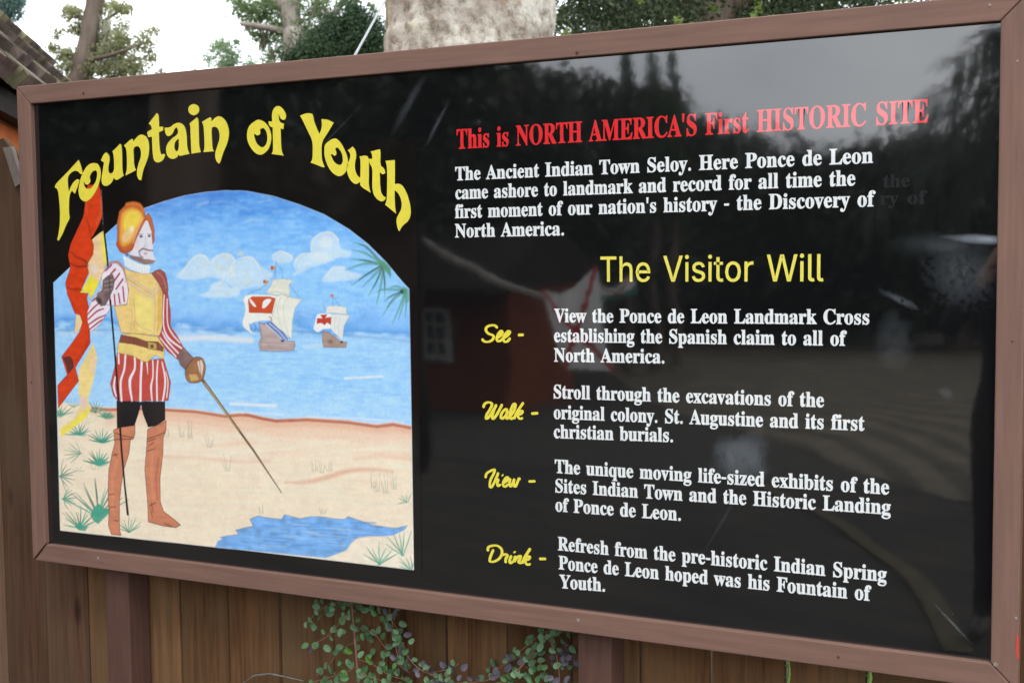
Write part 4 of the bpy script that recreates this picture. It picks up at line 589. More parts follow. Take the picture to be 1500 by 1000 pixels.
    fill(Cc([(430, 380), (500, 310), (550, 330), (520, 410), (470, 460), (430, 450)]), (238, 206, 150), .85, 8, 3); blot(120+525/7.143, 290+320/7.143, 4, 5, (250, 238, 196), .8)
    stroke(Cc([(470, 66), (540, 54), (610, 75), (650, 140)]), (222, 128, 60), 7, .7, 5, 4); stroke(Cc([(372, 480), (410, 545), (460, 565), (525, 530), (560, 440), (612, 330), (662, 235)]), (178, 82, 48), [8, 9, 7, 5, 4, 4], .8, 3, 3)
    stroke(Cc([(640, 210), (600, 290), (560, 400), (540, 470)]), (238, 190, 150), 4, .6, 4, 3)
    # pole in front of the figure
    stroke([(160, 404), (162, 440)], (50, 44, 46), 4.5, .55, 2); stroke([(162, 440), (168, 510), (174, 586)], (26, 24, 28), 6, 1, 1.5); stroke([(173.5, 584), (178.5, 661), (183, 710), (187.5, 752.5)], (44, 36, 36), [6, 7, 6, 8], 1, 1.5)
paint_picture()
# ================================================================== GROUND
def ground_material():
    m, nt, ln, b = new_mat('packed_sand_ground')
    n, _ = tex(nt, ln, 1.3, detail=8, rough=.6); r = ramp(nt, .3, (.016, .013, .010, 1), .72, (.046, .037, .027, 1)); ln.new(n.outputs[0], r.inputs[0])
    w, mpw = tex(nt, ln, .9, kind='ShaderNodeTexWave'); w.inputs['Distortion'].default_value = 3.0; w.inputs['Detail'].default_value = 3
    mpw.inputs['Rotation'].default_value = (0, 0, math.radians(70))
    r2 = ramp(nt, .2, (.72, .70, .68, 1), .6, (1.1, 1.08, 1.05, 1)); ln.new(w.outputs[0], r2.inputs[0])
    col = mixc(nt, ln, .8, r.outputs[0], r2.outputs[0], 'MULTIPLY')
    ln.new(col, b.inputs['Base Color']); b.inputs['Roughness'].default_value = .95; bump(nt, ln, n.outputs[0], b, .4, .03); return m
bm = bmesh.new(); bmesh.ops.create_grid(bm, x_segments=40, y_segments=40, size=300)
tag(bm_obj('ground', bm, ground_material()), kind='structure')
M_ASPH = noisy('worn_asphalt', (.040, .038, .034, 1), (.075, .070, .062, 1), 9, .9, .5, .01, detail=8)
def strip(name, ctr, w, z, mat, kind='structure'):
    bm = bmesh.new(); c = curve_pts(ctr, 10); prev = None
    for i, p in enumerate(c):
        t = (c[min(i+1, len(c)-1)]-c[max(i-1, 0)]); t = t/np.linalg.norm(t); nrm = np.array([-t[1], t[0]])
        a = bm.verts.new((*(p+nrm*w/2), z)); b_ = bm.verts.new((*(p-nrm*w/2), z))
        if prev: bm.faces.new((prev[0], prev[1], b_, a))
        prev = (a, b_)
    return tag(bm_obj(name, bm, mat), kind=kind)
strip('road', [(-30, -14), (-8, -9.5), (3, -9), (14, -12), (34, -22)], 5.5, .004, M_ASPH)

def ground_px(x, y):
    d = ray(x, y); t = -CLOC[2]/d[2]; p = CLOC+d*t; return (float(p[0]), float(-p[1]))
def pave_material():
    m, nt, ln, b = new_mat('swept_paving')
    n, _ = tex(nt, ln, 2.2, detail=8, rough=.6); r = ramp(nt, .3, (.10, .088, .070, 1), .72, (.20, .175, .135, 1)); ln.new(n.outputs[0], r.inputs[0])
    c = nt.new('ShaderNodeTexCoord'); w = nt.new('ShaderNodeTexWave'); w.wave_type = 'RINGS'; w.rings_direction = 'Z'; w.inputs['Scale'].default_value = .75; w.inputs['Distortion'].default_value = 1.2; w.inputs['Detail'].default_value = 3
    mm = nt.new('ShaderNodeMapping'); mm.inputs['Location'].default_value = (6, 4, 0); ln.new(c.outputs['Object'], mm.inputs['Vector']); ln.new(mm.outputs[0], w.inputs['Vector'])
    r2 = ramp(nt, .25, (.45, .43, .40, 1), .6, (1.1, 1.08, 1.02, 1)); ln.new(w.outputs[0], r2.inputs[0])
    ln.new(mixc(nt, ln, .75, r.outputs[0], r2.outputs[0], 'MULTIPLY'), b.inputs['Base Color']); b.inputs['Roughness'].default_value = .9; b.inputs['Specular IOR Level'].default_value = .2
    bump(nt, ln, n.outputs[0], b, .4, .02); return m
bm = bmesh.new(); q = loop_pts([ground_px(*p) for p in ((850, 520), (1000, 508), (1200, 506), (1420, 508), (1560, 530), (1560, 640), (1460, 730), (1300, 700), (1130, 640), (960, 580))], 5)
f = bm.faces.new([bm.verts.new((p[0], p[1], .009)) for p in q]); bmesh.ops.recalc_face_normals(bm, faces=[f])
if f.normal.z < 0: f.normal_flip()
tag(bm_obj('paved_yard', bm, pave_material()), kind='structure')
strip('path', [ground_px(*p) for p in ((1100, 700), (1190, 752), (1290, 820), (1370, 890), (1410, 960))], .10, .014, noisy('tan_edging', (.085, .07, .045, 1), (.13, .11, .07, 1), 9, .9, .2))
# ================================================================== THE SIGN
W_, TOPZ = 2.36, 1.936744; H_ = 1.1556; BOTZ = TOPZ-H_
sign = empty('information_sign', (W_/2, .06, 0))
tag(sign, 'large framed black history sign with painted soldier, yellow title and white text', 'sign')
SG = Vector((W_/2, .06, 0))
def sp(o, label=None):
    o.parent = sign; o.location = o.location-SG
    if label: o['label'] = label
    return o
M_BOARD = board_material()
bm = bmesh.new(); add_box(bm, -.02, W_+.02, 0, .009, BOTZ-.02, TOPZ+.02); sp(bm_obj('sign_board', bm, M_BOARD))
# picture print
mp_, nt, ln, b = new_mat('painted_picture_pigment')
at_ = nt.new('ShaderNodeAttribute'); at_.attribute_name = 'pigment'
n, _ = tex(nt, ln, 140, detail=4); r = ramp(nt, .3, (.94, .94, .94, 1), .7, (1.05, 1.05, 1.05, 1)); ln.new(n.outputs[0], r.inputs[0])
ln.new(mixc(nt, ln, .8, at_.outputs['Color'], r.outputs[0], 'MULTIPLY'), b.inputs['Base Color']); gloss_finish(nt, ln, b, .05)
me = bpy.data.meshes.new('painted_picture')
XX, ZZ = np.meshgrid(GU, GV); co = np.stack([XX, np.full_like(XX, -.0007), ZZ], -1).reshape(-1, 3)
idx = np.arange(NZ*NX).reshape(NZ, NX)
quads = np.stack([idx[1:, :-1], idx[1:, 1:], idx[:-1, 1:], idx[:-1, :-1]], -1).reshape(-1, 4)
me.vertices.add(len(co)); me.vertices.foreach_set('co', co.ravel().astype(np.float32))
me.loops.add(quads.size); me.loops.foreach_set('vertex_index', quads.ravel().astype(np.int32))
me.polygons.add(len(quads)); me.polygons.foreach_set('loop_start', (np.arange(len(quads))*4).astype(np.int32))
me.update(calc_edges=True)
ca = me.color_attributes.new('pigment', 'FLOAT_COLOR', 'POINT')
ca.data.foreach_set('color', np.concatenate([np.clip(IMG, 0, 1).reshape(-1, 3), np.ones((NZ*NX, 1))], 1).ravel().astype(np.float32))
me.validate(); sp(link('painted_picture', me, mp_), 'painted arch scene: armoured soldier with red pennant and sword on a beach, two sailing ships')

# lettering ---------------------------------------------------------
M_WHITE = flat_gloss('white_vinyl', (.80, .82, .82, 1)); M_YEL = flat_gloss('yellow_vinyl', (.84, .72, .075, 1), .04); M_YEL2 = flat_gloss('yellow_vinyl_pale', (.84, .74, .12, 1), .04)
M_RED = flat_gloss('red_vinyl', (.78, .030, .035, 1))
mg, nt, ln, b = new_mat('ghost_letter_matte'); b.inputs['Base Color'].default_value = (.008, .009, .010, 1); b.inputs['Roughness'].default_value = .6; b.inputs['IOR'].default_value = 1.3
def outline_mesh(name, loops, mat, y, offset=0.0, thick=.0003):
    cu = bpy.data.curves.new(name, 'CURVE'); cu.dimensions = '2D'; cu.fill_mode = 'BOTH'; cu.extrude = thick; cu.offset = offset
    for lp in loops:
        s = cu.splines.new('POLY'); s.points.add(len(lp)-1); s.use_cyclic_u = True
        s.points.foreach_set('co', np.array([(p[0], p[1], 0, 1) for p in lp], np.float32).ravel())
    o = bpy.data.objects.new(name, cu); COL.objects.link(o)
    dg = bpy.context.evaluated_depsgraph_get(); me = bpy.data.meshes.new_from_object(o.evaluated_get(dg))
    bpy.data.objects.remove(o); bpy.data.curves.remove(cu)
    me.transform(Matrix(((1, 0, 0, 0), (0, 0, -1, y), (0, 1, 0, 0), (0, 0, 0, 1)))); me.name = name
    me.materials.clear()
    return link(name, me, mat)
def text_line(s, x0, y0, x1, y1, cap, font, em_cap, mat, off=0.0, name='text_line', y=-.0004, track=0, label=True, yscale=1.0):
    a = np.array(uv(x0, y0)); b = np.array(uv(x1, y1)); h = abs(uv(x0, y0-cap)[1]-a[1])*yscale
    adv = []; x = 0
    for ch in s: adv.append(x); x += font[ch][0]+track
    last = font[s[-1]]; xs = [v for lp in last[1] for v in lp[0::2]]; first = font[s[0]]; fx = min(v for lp in first[1] for v in lp[0::2])
    tw = adv[-1]+max(xs)-fx
    d = b-a; L = np.linalg.norm(d); e = d/L; nrm = np.array([0., 1.]); sx = L/tw; sy = h/em_cap
    bmt = bmesh.new()
    for k, (ch, ax) in enumerate(zip(s, adv)):      # one outline at a time, so that touching letters never cut each other
        if not font[ch][1]: continue
        lps = [[a+e*(ax+lp[i]-fx)*sx+nrm*lp[i+1]*sy for i in range(0, len(lp), 2)] for lp in font[ch][1]]
        key = (name, ch, k); g_ = outline_mesh('glyph', lps, mat, y-.00008*(k % 2), off); bmt.from_mesh(g_.data); md = g_.data; bpy.data.objects.remove(g_); bpy.data.meshes.remove(md)
    o = bm_obj(name, bmt, mat); sp(o, ('line of lettering reading "%s"' % s) if label else None); return o
CAP = 455.0
BODY = [("The Ancient Indian Town Seloy. Here Ponce de Leon", 667.5, 264.3, 1278.4, 238.4), ("came ashore to landmark and record for all time the", 667.5, 291.7, 1252.5, 271.5),
        ("first moment of our nation's history - the Discovery of", 667, 319.5, 1282, 302), ("North America.", 667, 347.6, 826, 344.5),
        ("View the Ponce de Leon Landmark Cross", 812.3, 471.6, 1273, 474.8), ("establishing the Spanish claim to all of", 812, 500.4, 1240, 506), ("North America.", 812, 529.2, 973, 531.8),
        ("Stroll through the excavations of the", 811.6, 582.8, 1206.7, 596), ("original colony. St. Augustine and its first", 811.6, 612.8, 1266, 630.3), ("christian burials.", 811.6, 641, 985.6, 647),
        ("The unique moving life-sized exhibits of the", 813.3, 692, 1302, 723.6), ("Sites Indian Town and the Historic Landing", 814, 720.3, 1304.4, 753), ("of Ponce de Leon.", 814, 748, 997, 762),
        ("Refresh from the pre-historic Indian Spring", 817.6, 805, 1298.4, 851.3), ("Ponce de Leon hoped was his Fountain of", 818.8, 832.7, 1276, 879.3), ("Youth.", 820, 860.3, 886, 865.6)]
for s, x0, y0, x1, y1 in BODY: text_line(s, x0, y0, x1, y1, 19.3, SERIF, CAP, M_WHITE, .00055)
text_line("This is NORTH AMERICA'S First HISTORIC SITE", 669.6, 218.3, 1359.5, 179.2, 28.3, SERIF, CAP, M_RED, .0005, 'heading')
text_line("The Visitor Will", 880, 412.5, 1206, 411.8, 36.5, SANS, max(SANS['T'][1][0][1::2]), M_YEL2, .0003, 'heading')
for s, x0, y0, x1, y1 in (("the", 1294, 275, 1332, 273.5), ("ry of", 1289, 300, 1358, 298.5)): text_line(s, x0, y0, x1, y1, 19, SERIF, CAP, mg, .0003, 'ghost_lettering', label=False)  # dull dark doubles of the line ends, set right of the text
# hand-drawn yellow title ------------------------------------------
def T(ox, oy, s, l): return [(ox+x/s, oy+y/s) for x, y in l]
def T1(l): return T(70, 210, 6.667, l)
def T2(l): return T(170, 140, 7.143, l)
def T3(l): return T(350, 140, 8.333, l)
def T4(l): return T(430, 150, 10, l)
def T5(l): return T(500, 210, 7.143, l)
TITLE = [
 (0, [T1([(305,165),(325,215),(345,300),(325,302),(300,272),(265,265),(225,290),(197,330),(198,400),(208,480),(240,400),(285,350),(312,358),(300,410),(268,490),(240,460),(215,500),(208,600),(210,700),(220,728),(180,800),(150,880),(110,950),(98,940),(118,850),(127,700),(118,560),(105,450),(75,430),(80,400),(190,290)])]),
 (1, [T1([(400,215),(450,195),(497,212),(520,290),(500,400),(452,500),(390,563),(345,558),(315,520),(306,450),(325,350),(358,270)]), T1([(448,270),(475,265),(488,300),(475,370),(437,430),(400,447),(370,435),(355,400),(358,368),(370,395),(395,402),(418,372),(412,330),(425,295)])]),
 (0, [T1([(575,90),(603,118),(607,170),(592,230),(594,285),(618,300),(650,280),(655,200),(648,115),(638,80),(710,8),(722,18),(728,100),(730,280),(745,315),(680,360),(660,352),(650,330),(625,390),(572,422),(535,400),(528,350),(543,260),(555,190),(525,165),(550,110)])]),
 (0, [T2([(90,525),(165,455),(180,462),(180,490),(235,422),(280,408),(330,440),(352,520),(345,620),(320,700),(285,780),(268,885),(240,880),(220,820),(235,730),(265,650),(268,580),(245,530),(205,530),(182,560),(188,650),(190,740),(212,780),(105,835),(120,770),(120,680),(115,560)])]),
 (0, [T2([(430,188),(448,200),(453,330),(495,328),(495,365),(450,385),(454,500),(462,590),(480,625),(500,610),(517,622),(495,680),(440,705),(400,680),(388,600),(382,430),(345,437),(330,400),(335,380),(380,355),(375,315),(348,295)])]),
 (0, [T2([(512,340),(570,338),(610,300),(665,283),(715,312),(740,390),(746,560),(772,610),(670,632),(660,612),(640,650),(590,667),(545,640),(526,580),(538,510),(590,450),(652,410),(655,360),(635,328),(615,350),(595,400),(555,430),(525,410)]), T2([(662,450),(630,470),(610,520),(615,570),(640,590),(662,565)])]),
 (0, [T2([(775,295),(850,232),(865,250),(868,400),(872,540),(890,592),(795,607),(792,560),(785,400),(784,325)])]),
 (1, [T2([(817,92),(860,112),(872,148),(860,185),(817,206),(775,185),(762,148),(775,112)])]),
 (0, [T2([(905,278),(985,230),(1000,238),(997,280),(1060,218),(1112,225),(1160,280),(1188,380),(1172,490),(1122,600),(1097,690),(1080,712),(1050,680),(1040,610),(1065,530),(1092,450),(1085,370),(1060,330),(1020,325),(1000,345),(1004,450),(1010,560),(1027,582),(920,592),(932,555),(930,450),(923,320)])]),
 (1, [T3([(240,300),(310,325),(365,390),(397,490),(387,590),(350,670),(280,720),(210,702),(150,635),(112,550),(106,460),(130,380),(175,335)]), T3([(265,412),(300,397),(335,430),(352,500),(347,570),(322,618),(280,634),(230,600),(200,540),(187,475),(205,472),(230,487),(262,468),(260,432)])]),
 (0, [T3([(480,125),(535,155),(580,235),(572,285),(552,302),(518,288),(500,250),(490,215),(485,250),(497,328),(552,348),(545,412),(512,400),(513,500),(516,600),(525,690),(547,732),(405,712),(425,680),(422,550),(418,390),(375,372),(368,320),(413,320),(408,230),(428,160)])]),
 (0, [T4([(105,200),(180,165),(270,165),(290,200),(300,270),(340,380),(385,472),(425,370),(418,250),(500,255),(590,300),(540,390),(470,500),(430,565),(412,640),(412,750),(418,850),(457,947),(430,950),(350,915),(258,882),(285,840),(290,700),(285,560),(220,430),(135,250)])]),
 (1, [[(490,203.2),(498,208),(505,220),(509.6,233),(509,246),(504.5,254.5),(497.5,258),(489,254),(482,245),(477,232),(476,220),(478,211)], [(491.5,217.5),(496,216.8),(501.5,225),(503,236),(500,241.5),(494,241),(488.5,235.5),(485,227),(487.5,226),(491,228.2),(493,225)]]),
 (0, [T5([(120,38),(150,70),(160,140),(142,210),(145,290),(178,355),(205,360),(207,180),(197,140),(260,128),(290,150),(290,300),(287,440),(307,512),(205,450),(200,402),(155,432),(100,390),(65,310),(60,230),(95,170),(102,110),(73,75)])]),
 (0, [T5([(312,88),(405,65),(412,110),(407,235),(450,262),(462,310),(440,327),(405,302),(408,480),(430,545),(467,570),(450,602),(410,607),(360,565),(330,500),(330,380),(332,260),(302,212),(290,165),(330,165),(327,112)])]),
 (0, [T5([(468,185),(560,178),(562,300),(560,430),(610,423),(652,453),(702,560),(732,700),(717,800),(640,862),(610,918),(593,890),(578,800),(600,748),(635,690),(637,600),(602,520),(560,485),(560,650),(574,732),(465,642),(482,590),(485,420),(485,250)])])]
SM_ = lambda l, sm: [np.array(p) for p in (loop_pts([uv(*q) for q in l], 5) if sm else [uv(*q) for q in l])]
def soften(l):       # slightly round the traced corners
    q = [np.array(uv(*p)) for p in l]; out = []
    for i in range(len(q)):
        a, b, c = q[i-1], q[i], q[(i+1) % len(q)]
        v1 = (b-a); v2 = (c-b); ang = abs(math.atan2(v1[0]*v2[1]-v1[1]*v2[0], v1@v2))
        if ang < 1.15: out += [b+(a-b)*.3, b+(a-b)*.12+(c-b)*.12, b+(c-b)*.3]
        else: out.append(b)
    return out
for sm, lps in TITLE:
    sp(outline_mesh('title_letter', [SM_(l, 1) if sm else soften(l) for l in lps], M_YEL, -.0013, .0004))
# brush-script words ------------------------------------------------
def S(ox, oy, s): return lambda l: [(ox+x/s, oy+y/s) for x, y in l]
s1, s2_, s3, s4 = S(700, 470, 15), S(700, 580, 15), S(700, 680, 15), S(700, 785, 13.636)
SCRIPT = [('script word "See -"', [s1([(425,150),(380,100),(290,95),(205,130),(178,200),(230,270),(320,310),(350,350),(320,415),(240,455),(150,450),(95,400)]), s1([(430,370),(500,320),(540,250),(510,220),(450,290),(420,380),(440,440),(490,435),(550,390)]), s1([(550,390),(640,330),(705,250),(670,225),(590,310),(560,400),(600,455),(660,440),(710,380)]), s1([(895,308),(1000,302)])], 2.3),
          ('script word "Walk -"', [s2_([(125,245),(150,170),(230,135),(310,165),(280,270),(200,400),(185,490),(240,460),(330,330),(410,190)]), s2_([(400,200),(340,350),(320,470),(350,490),(420,400),(480,290),(535,185)]), s2_([(655,290),(600,290),(530,370),(510,460),(545,490),(620,420),(660,320)]), s2_([(650,320),(630,430),(640,490),(700,450),(790,330),(830,190),(790,175),(730,300),(705,430),(735,495),(780,470)]), s2_([(800,490),(870,340),(1000,145)]), s2_([(840,420),(920,330),(985,330),(950,390),(880,410),(920,490),(985,480)]), s2_([(1190,380),(1320,372)])], 2.25),
          ('script word "View -"', [s3([(170,285),(195,200),(280,140),(370,110),(350,200),(280,340),(265,470),(300,495),(370,380),(450,185)]), s3([(455,320),(430,410),(445,470),(500,440)]), s3([(545,230),(550,236)]), s3([(560,410),(650,345),(668,285),(625,285),(565,380),(560,450),(600,485),(670,430)]), s3([(715,310),(700,400),(712,470),(745,460),(805,320)]), s3([(805,320),(795,400),(805,475),(845,460),(905,310),(930,325)]), s3([(1130,368),(1260,365)])], 2.1),
          ('script word "Drink -"', [s4([(200,285),(215,215),(300,185),(400,190),(475,260),(480,360),(420,450),(330,500),(245,500),(250,420),(310,270)]), s4([(510,370),(560,355),(595,385),(560,450),(560,520)]), s4([(670,390),(640,470),(650,530),(700,510)]), s4([(735,310),(738,316)]), s4([(760,400),(725,500)]), s4([(740,490),(800,410),(860,390),(850,440),(820,510),(860,530),(900,500)]), s4([(895,530),(950,400),(1050,245)]), s4([(930,460),(990,400),(1045,410),(1010,460),(950,480),(990,560),(1050,550)]), s4([(1240,447),(1360,447)])], 2.25)]
for lab, strokes, w in SCRIPT:
    bm = bmesh.new(); k = 0
    for stt in strokes:
        c = curve_pts([uv(*p) for p in stt], 6); n = len(c); y = -.0005-.00012*k; k += 1; L = []; Rr = []
        for i, p in enumerate(c):
            t = c[min(i+1, n-1)]-c[max(i-1, 0)]; t = t/max(1e-9, np.linalg.norm(t)); nr = np.array([-t[1], t[0]])
            # a broad pen: thicker on down strokes
            ww = w*.001*(1.0+.5*abs(t[1]))*(1.25 if n < 10 else 1.0)
            L.append(p+nr*ww); Rr.append(p-nr*ww)
        t0 = c[0]-c[1]; t0 = t0/np.linalg.norm(t0)*w*.0009; t1 = c[-1]-c[-2]; t1 = t1/np.linalg.norm(t1)*w*.0009
        vl = [bm.verts.new((p[0], y, p[1])) for p in L]; vr = [bm.verts.new((p[0], y, p[1])) for p in Rr]
        for i in range(n-1):
            y2 = 0
            bm.faces.new((vl[i], vl[i+1], vr[i+1], vr[i]))
        a = bm.verts.new((c[0][0]+t0[0], y, c[0][1]+t0[1])); b = bm.verts.new((c[-1][0]+t1[0], y, c[-1][1]+t1[1]))
        bm.faces.new((a, vl[0], vr[0])); bm.faces.new((b, vr[-1], vl[-1]))
        # keep a curling stroke from lying in its own plane
        for i, (u_, v_) in enumerate(zip(vl, vr)): u_.co.y -= i*.0000018; v_.co.y -= i*.0000018
    bmesh.ops.recalc_face_normals(bm, faces=bm.faces)
    sp(bm_obj('script_word', bm, M_YEL), lab)
# frame ---------------------------------------------------------------
FC = (.158, .076, .056, 1)
M_FH = painted_wood('frame_paint', FC, True); M_FV = painted_wood('frame_paint_upright', FC, False)
FW = .047; Y0, Y1 = -.014, .030
x0, x1, z0, z1 = 0, W_, BOTZ, TOPZ; g = .0008
rails = [('frame_rail', [(x0-FW+g, z1+FW), (x1+FW-g, z1+FW), (x1-g, z1), (x0+g, z1)], M_FH), ('frame_rail', [(x0+g+.004, z0), (x1-g, z0), (x1+FW-g, z0-FW), (x0-FW+.007, z0-FW)], M_FH),
         ('frame_stile', [(x0-FW, z1+FW-g), (x0, z1-g), (x0, z0+g), (x0-FW, z0-FW+g)], M_FV), ('frame_stile', [(x1, z1-g), (x1+FW, z1+FW-g), (x1+FW, z0-FW+g), (x1, z0+g)], M_FV)]
for nm, pts, mt in rails:
    bm = bmesh.new(); add_prism(bm, pts, Y0, Y1); bmesh.ops.recalc_face_normals(bm, faces=bm.faces)
    o = bm_obj(nm, bm, mt); bv = o.modifiers.new('b', 'BEVEL'); bv.width = .0022; bv.segments = 2; sp(o)
M_SCREW = noisy('screw_head', (.16, .11, .09, 1), (.34, .28, .26, 1), 300, .5, 0)
M_HOLE = noisy('nail_dent', (.06, .035, .03, 1), (.09, .055, .045, 1), 300, .9, 0)
for px, py, mt, rr in ((122, 137, M_HOLE, .004), (847, 908, M_SCREW, .004), (143, 817, M_SCREW, .004), (845, 78, M_HOLE, .004), (1483, 500, M_HOLE, .002), (1490, 90, M_SCREW, .0025), (1488, 905, M_SCREW, .003), (1458, 973, M_SCREW, .004), (1450, 8, M_SCREW, .003), (46, 560, M_HOLE, .003), (1228, 962, M_HOLE, .003)):
    p = on_plane(px, py, Y0-.0005); bm = bmesh.new()
    bmesh.ops.create_cone(bm, cap_ends=True, segments=10, radius1=rr, radius2=rr*.8, depth=.001, matrix=Matrix.Translation(p)@Matrix.Rotation(math.pi/2, 4, 'X'))
    sp(bm_obj('screw', bm, mt))
bm = bmesh.new(); a = [on_plane(*q, Y0-.0006) for q in ((1489.5, 928), (1492, 930), (1492.4, 962), (1490, 966), (1488.6, 950))]  # small red mark on the outer frame edge
bm.faces.new([bm.verts.new(p) for p in a]); sp(bm_obj('red_mark', bm, noisy('red_mark_tone', (.75, .04, .03, 1), (.6, .05, .04, 1), 90, .5, 0)), 'small red mark on the right side of the frame')
for px in (.1638, 1.518):
    bm = bmesh.new(); add_box(bm, px, px+.079, .0305, .107, -.05, TOPZ-.12); o = bm_obj('post', bm, painted_wood('post_paint', tuple(c*.62 for c in FC[:3])+(1,), False, .04)); bv = o.modifiers.new('b', 'BEVEL'); bv.width = .004; bv.segments = 2; sp(o)

# ================================================================== FENCE
M_PICK = wood_material('stained_cedar', (.078, .036, .016, 1), (.178, .086, .036, 1), (.150, .090, .046, 1))
M_PICKG = wood_material('weathered_cedar', (.068, .035, .020, 1), (.135, .068, .038, 1), (.125, .078, .050, 1))
FX, FY, PITCH = -.304, .118, .1612; FTOP = 1.845
fence = empty('picket_fence', (FX, FY+.01, 0)); tag(fence, 'brown stained wooden fence of upright boards behind the sign', 'fence')
rf = random.Random(21); F0 = Vector((FX, FY+.01, 0))
for k in range(-1, 26):
    wd = PITCH-rf.uniform(.003, .007); yy = rf.uniform(-.003, .004); top = FTOP+rf.uniform(-.012, .012)
    bm = bmesh.new(); e = .0; xa = .0; xb = wd
    cut = .035
    pts = [(xa, 0), (xb, 0), (xb, top-cut*1.8), (xb-cut*1.3, top), (xa+cut*1.3, top), (xa, top-cut*1.8)]
    if k == 0: pts = [(xa, 0), (xb, 0), (xb, top-.12), (xb-.03, top-.05), (.052, top+.02), (.036, top+.018), (xa, top-.10)]
    add_prism(bm, pts, 0, .018); 
    bmesh.ops.bisect_plane(bm, geom=bm.verts[:]+bm.edges[:]+bm.faces[:], plane_co=(0, 0, .9), plane_no=(0, 0, 1))
    bmesh.ops.recalc_face_normals(bm, faces=bm.faces)
    o = bm_obj('picket', bm, M_PICKG if k < 2 else M_PICK, fence); bv = o.modifiers.new('b', 'BEVEL'); bv.width = .0018; bv.segments = 2
    o.location = Vector((FX+k*PITCH, FY+yy, 0))-F0; o.rotation_euler = (0, math.radians(rf.uniform(-.12, .12)), 0)
# a short weathered offcut nailed over the first picket's point
bm = bmesh.new(); a = [on_plane(*q, FY-.004) for q in ((9, 217), (21, 215), (37, 268), (27, 274))]
add_prism(bm, [(p[0], p[2]) for p in a], FY-.016, FY-.0035); bmesh.ops.recalc_face_normals(bm, faces=bm.faces)
o = bm_obj('trim_strip', bm, noisy('grey_weathered_wood', (.12, .10, .085, 1), (.20, .175, .15, 1), 40, .9, .5, .003, (1, 1, .2)), fence); o.location = -F0; o['label'] = 'grey weathered strip across the pointed picket top'
for z in (.35, 1.0, 1.6):
    bm = bmesh.new(); add_box(bm, FX+.01, FX+25*PITCH, FY+.0225, FY+.06, z-.045, z+.045); o = bm_obj('rail', bm, M_PICK, fence); o.location = -F0

# ================================================================== PLANTS UNDER THE SIGN
def leaf_mesh(name, mat, L=.017, W=.014):
    bm = bmesh.new(); n = 10; ctr = bm.verts.new((0, L*.5, -.0012)); ring = []
    for i in range(n):
        a = i*math.tau/n; ring.append(bm.verts.new((math.sin(a)*W*.5*(1-.22*(1-math.cos(a))/2), L*.5-math.cos(a)*L*.5, abs(math.sin(a))*.0026+((1-math.cos(a))/2)**2*-.0022)))
    for i in range(n): bm.faces.new((ctr, ring[i], ring[(i+1) % n]))
    me = bpy.data.meshes.new(name); bm.to_mesh(me); bm.free(); me.materials.append(mat)
    for p in me.polygons: p.use_smooth = True
    return me
GL = [noisy('leaf_blue_green', (.09, .19, .09, 1), (.16, .28, .14, 1), 60, .55, 0, rand=.25, translucent=.25), noisy('leaf_mid_green', (.07, .18, .06, 1), (.11, .26, .09, 1), 60, .5, 0, rand=.25, translucent=.25), noisy('leaf_bright_green', (.11, .27, .035, 1), (.17, .36, .07, 1), 60, .45, 0, rand=.12, translucent=.3), noisy('leaf_purple', (.075, .075, .10, 1), (.12, .10, .13, 1), 60, .55, 0, rand=.2)]
LM = [leaf_mesh('leaf', m) for m in GL]
M_STEM = noisy('reddish_stem', (.19, .085, .055, 1), (.28, .14, .095, 1), 60, .7, 0)
def put_leaf(parent, origin, px, py, Y, kind, s, rr, tilt=None):
    p = on_plane(px, py, Y); o = bpy.data.objects.new('leaf', LM[kind]); COL.objects.link(o); o.parent = parent
    o.location = Vector(p)-origin
    a = rr.uniform(0, math.tau)
    o.rotation_euler = (math.radians(90)+rr.uniform(-.7, .7), rr.uniform(-.8, .8) if tilt is None else tilt, a if tilt is None else 0)
    o.rotation_mode = 'XYZ'; q = Matrix.Rotation(math.radians(90)+rr.uniform(-.55, .35), 4, 'X')@Matrix.Rotation(a, 4, 'Z'); o.rotation_euler = (Matrix.Rotation(rr.uniform(-.6, .6), 4, 'Z')@q).to_euler()
    o.scale = (s, s, s); return o
def creeper(label, main, twigs, seed, singles, group='leafy shoots growing up between the sign and the fence'):
    rr = random.Random(seed)
    base = on_plane(*main[0], .075); g0 = Vector((base[0], .075, 0)); root = empty('leafy_shoot', g0); tag(root, label, 'plant', group)
    def W3(pts, Y): return [Vector(on_plane(x, y, Y))-g0 for x, y in pts]
    bm = bmesh.new(); pts = W3(main, .075); pts = [Vector((pts[0].x-.01, 0, 0))]+pts; add_tube(bm, pts, [.0035]+[.0026]*(len(pts)-2)+[.0015], 7); bm_obj('stem', bm, M_STEM, root, True)
    for tw, dens, mixk in twigs:
        Yt = .075+rr.uniform(-.03, .025)
        c = curve_pts(tw, 6); bm = bmesh.new(); add_tube(bm, W3([tuple(p) for p in c], Yt), .0009, 5); bm_obj('twig', bm, M_STEM, root, True)
        L = sum(np.linalg.norm(c[i+1]-c[i]) for i in range(len(c)-1)); n = int(L/(dens*1.22))
        for i in range(n):
            f = (i+.5)/n*(len(c)-1); j = min(int(f), len(c)-2); p = c[j]+(c[j+1]-c[j])*(f-j)
            t = c[j+1]-c[j]; t = t/np.linalg.norm(t); nr = np.array([-t[1], t[0]])*(6.5 if i % 2 else -6.5)
            q = p+nr+np.array([rr.uniform(-3, 3), rr.uniform(-3, 3)])
            put_leaf(root, g0, q[0], q[1]+4, Yt+rr.uniform(-.012, .012), rr.choice(mixk), rr.uniform(.85, 1.3), rr)
    for x, y, k, s in singles: put_leaf(root, g0, x, y, .066, k, s, rr)
    return root
A0, B1, P3 = 0, 1, 3
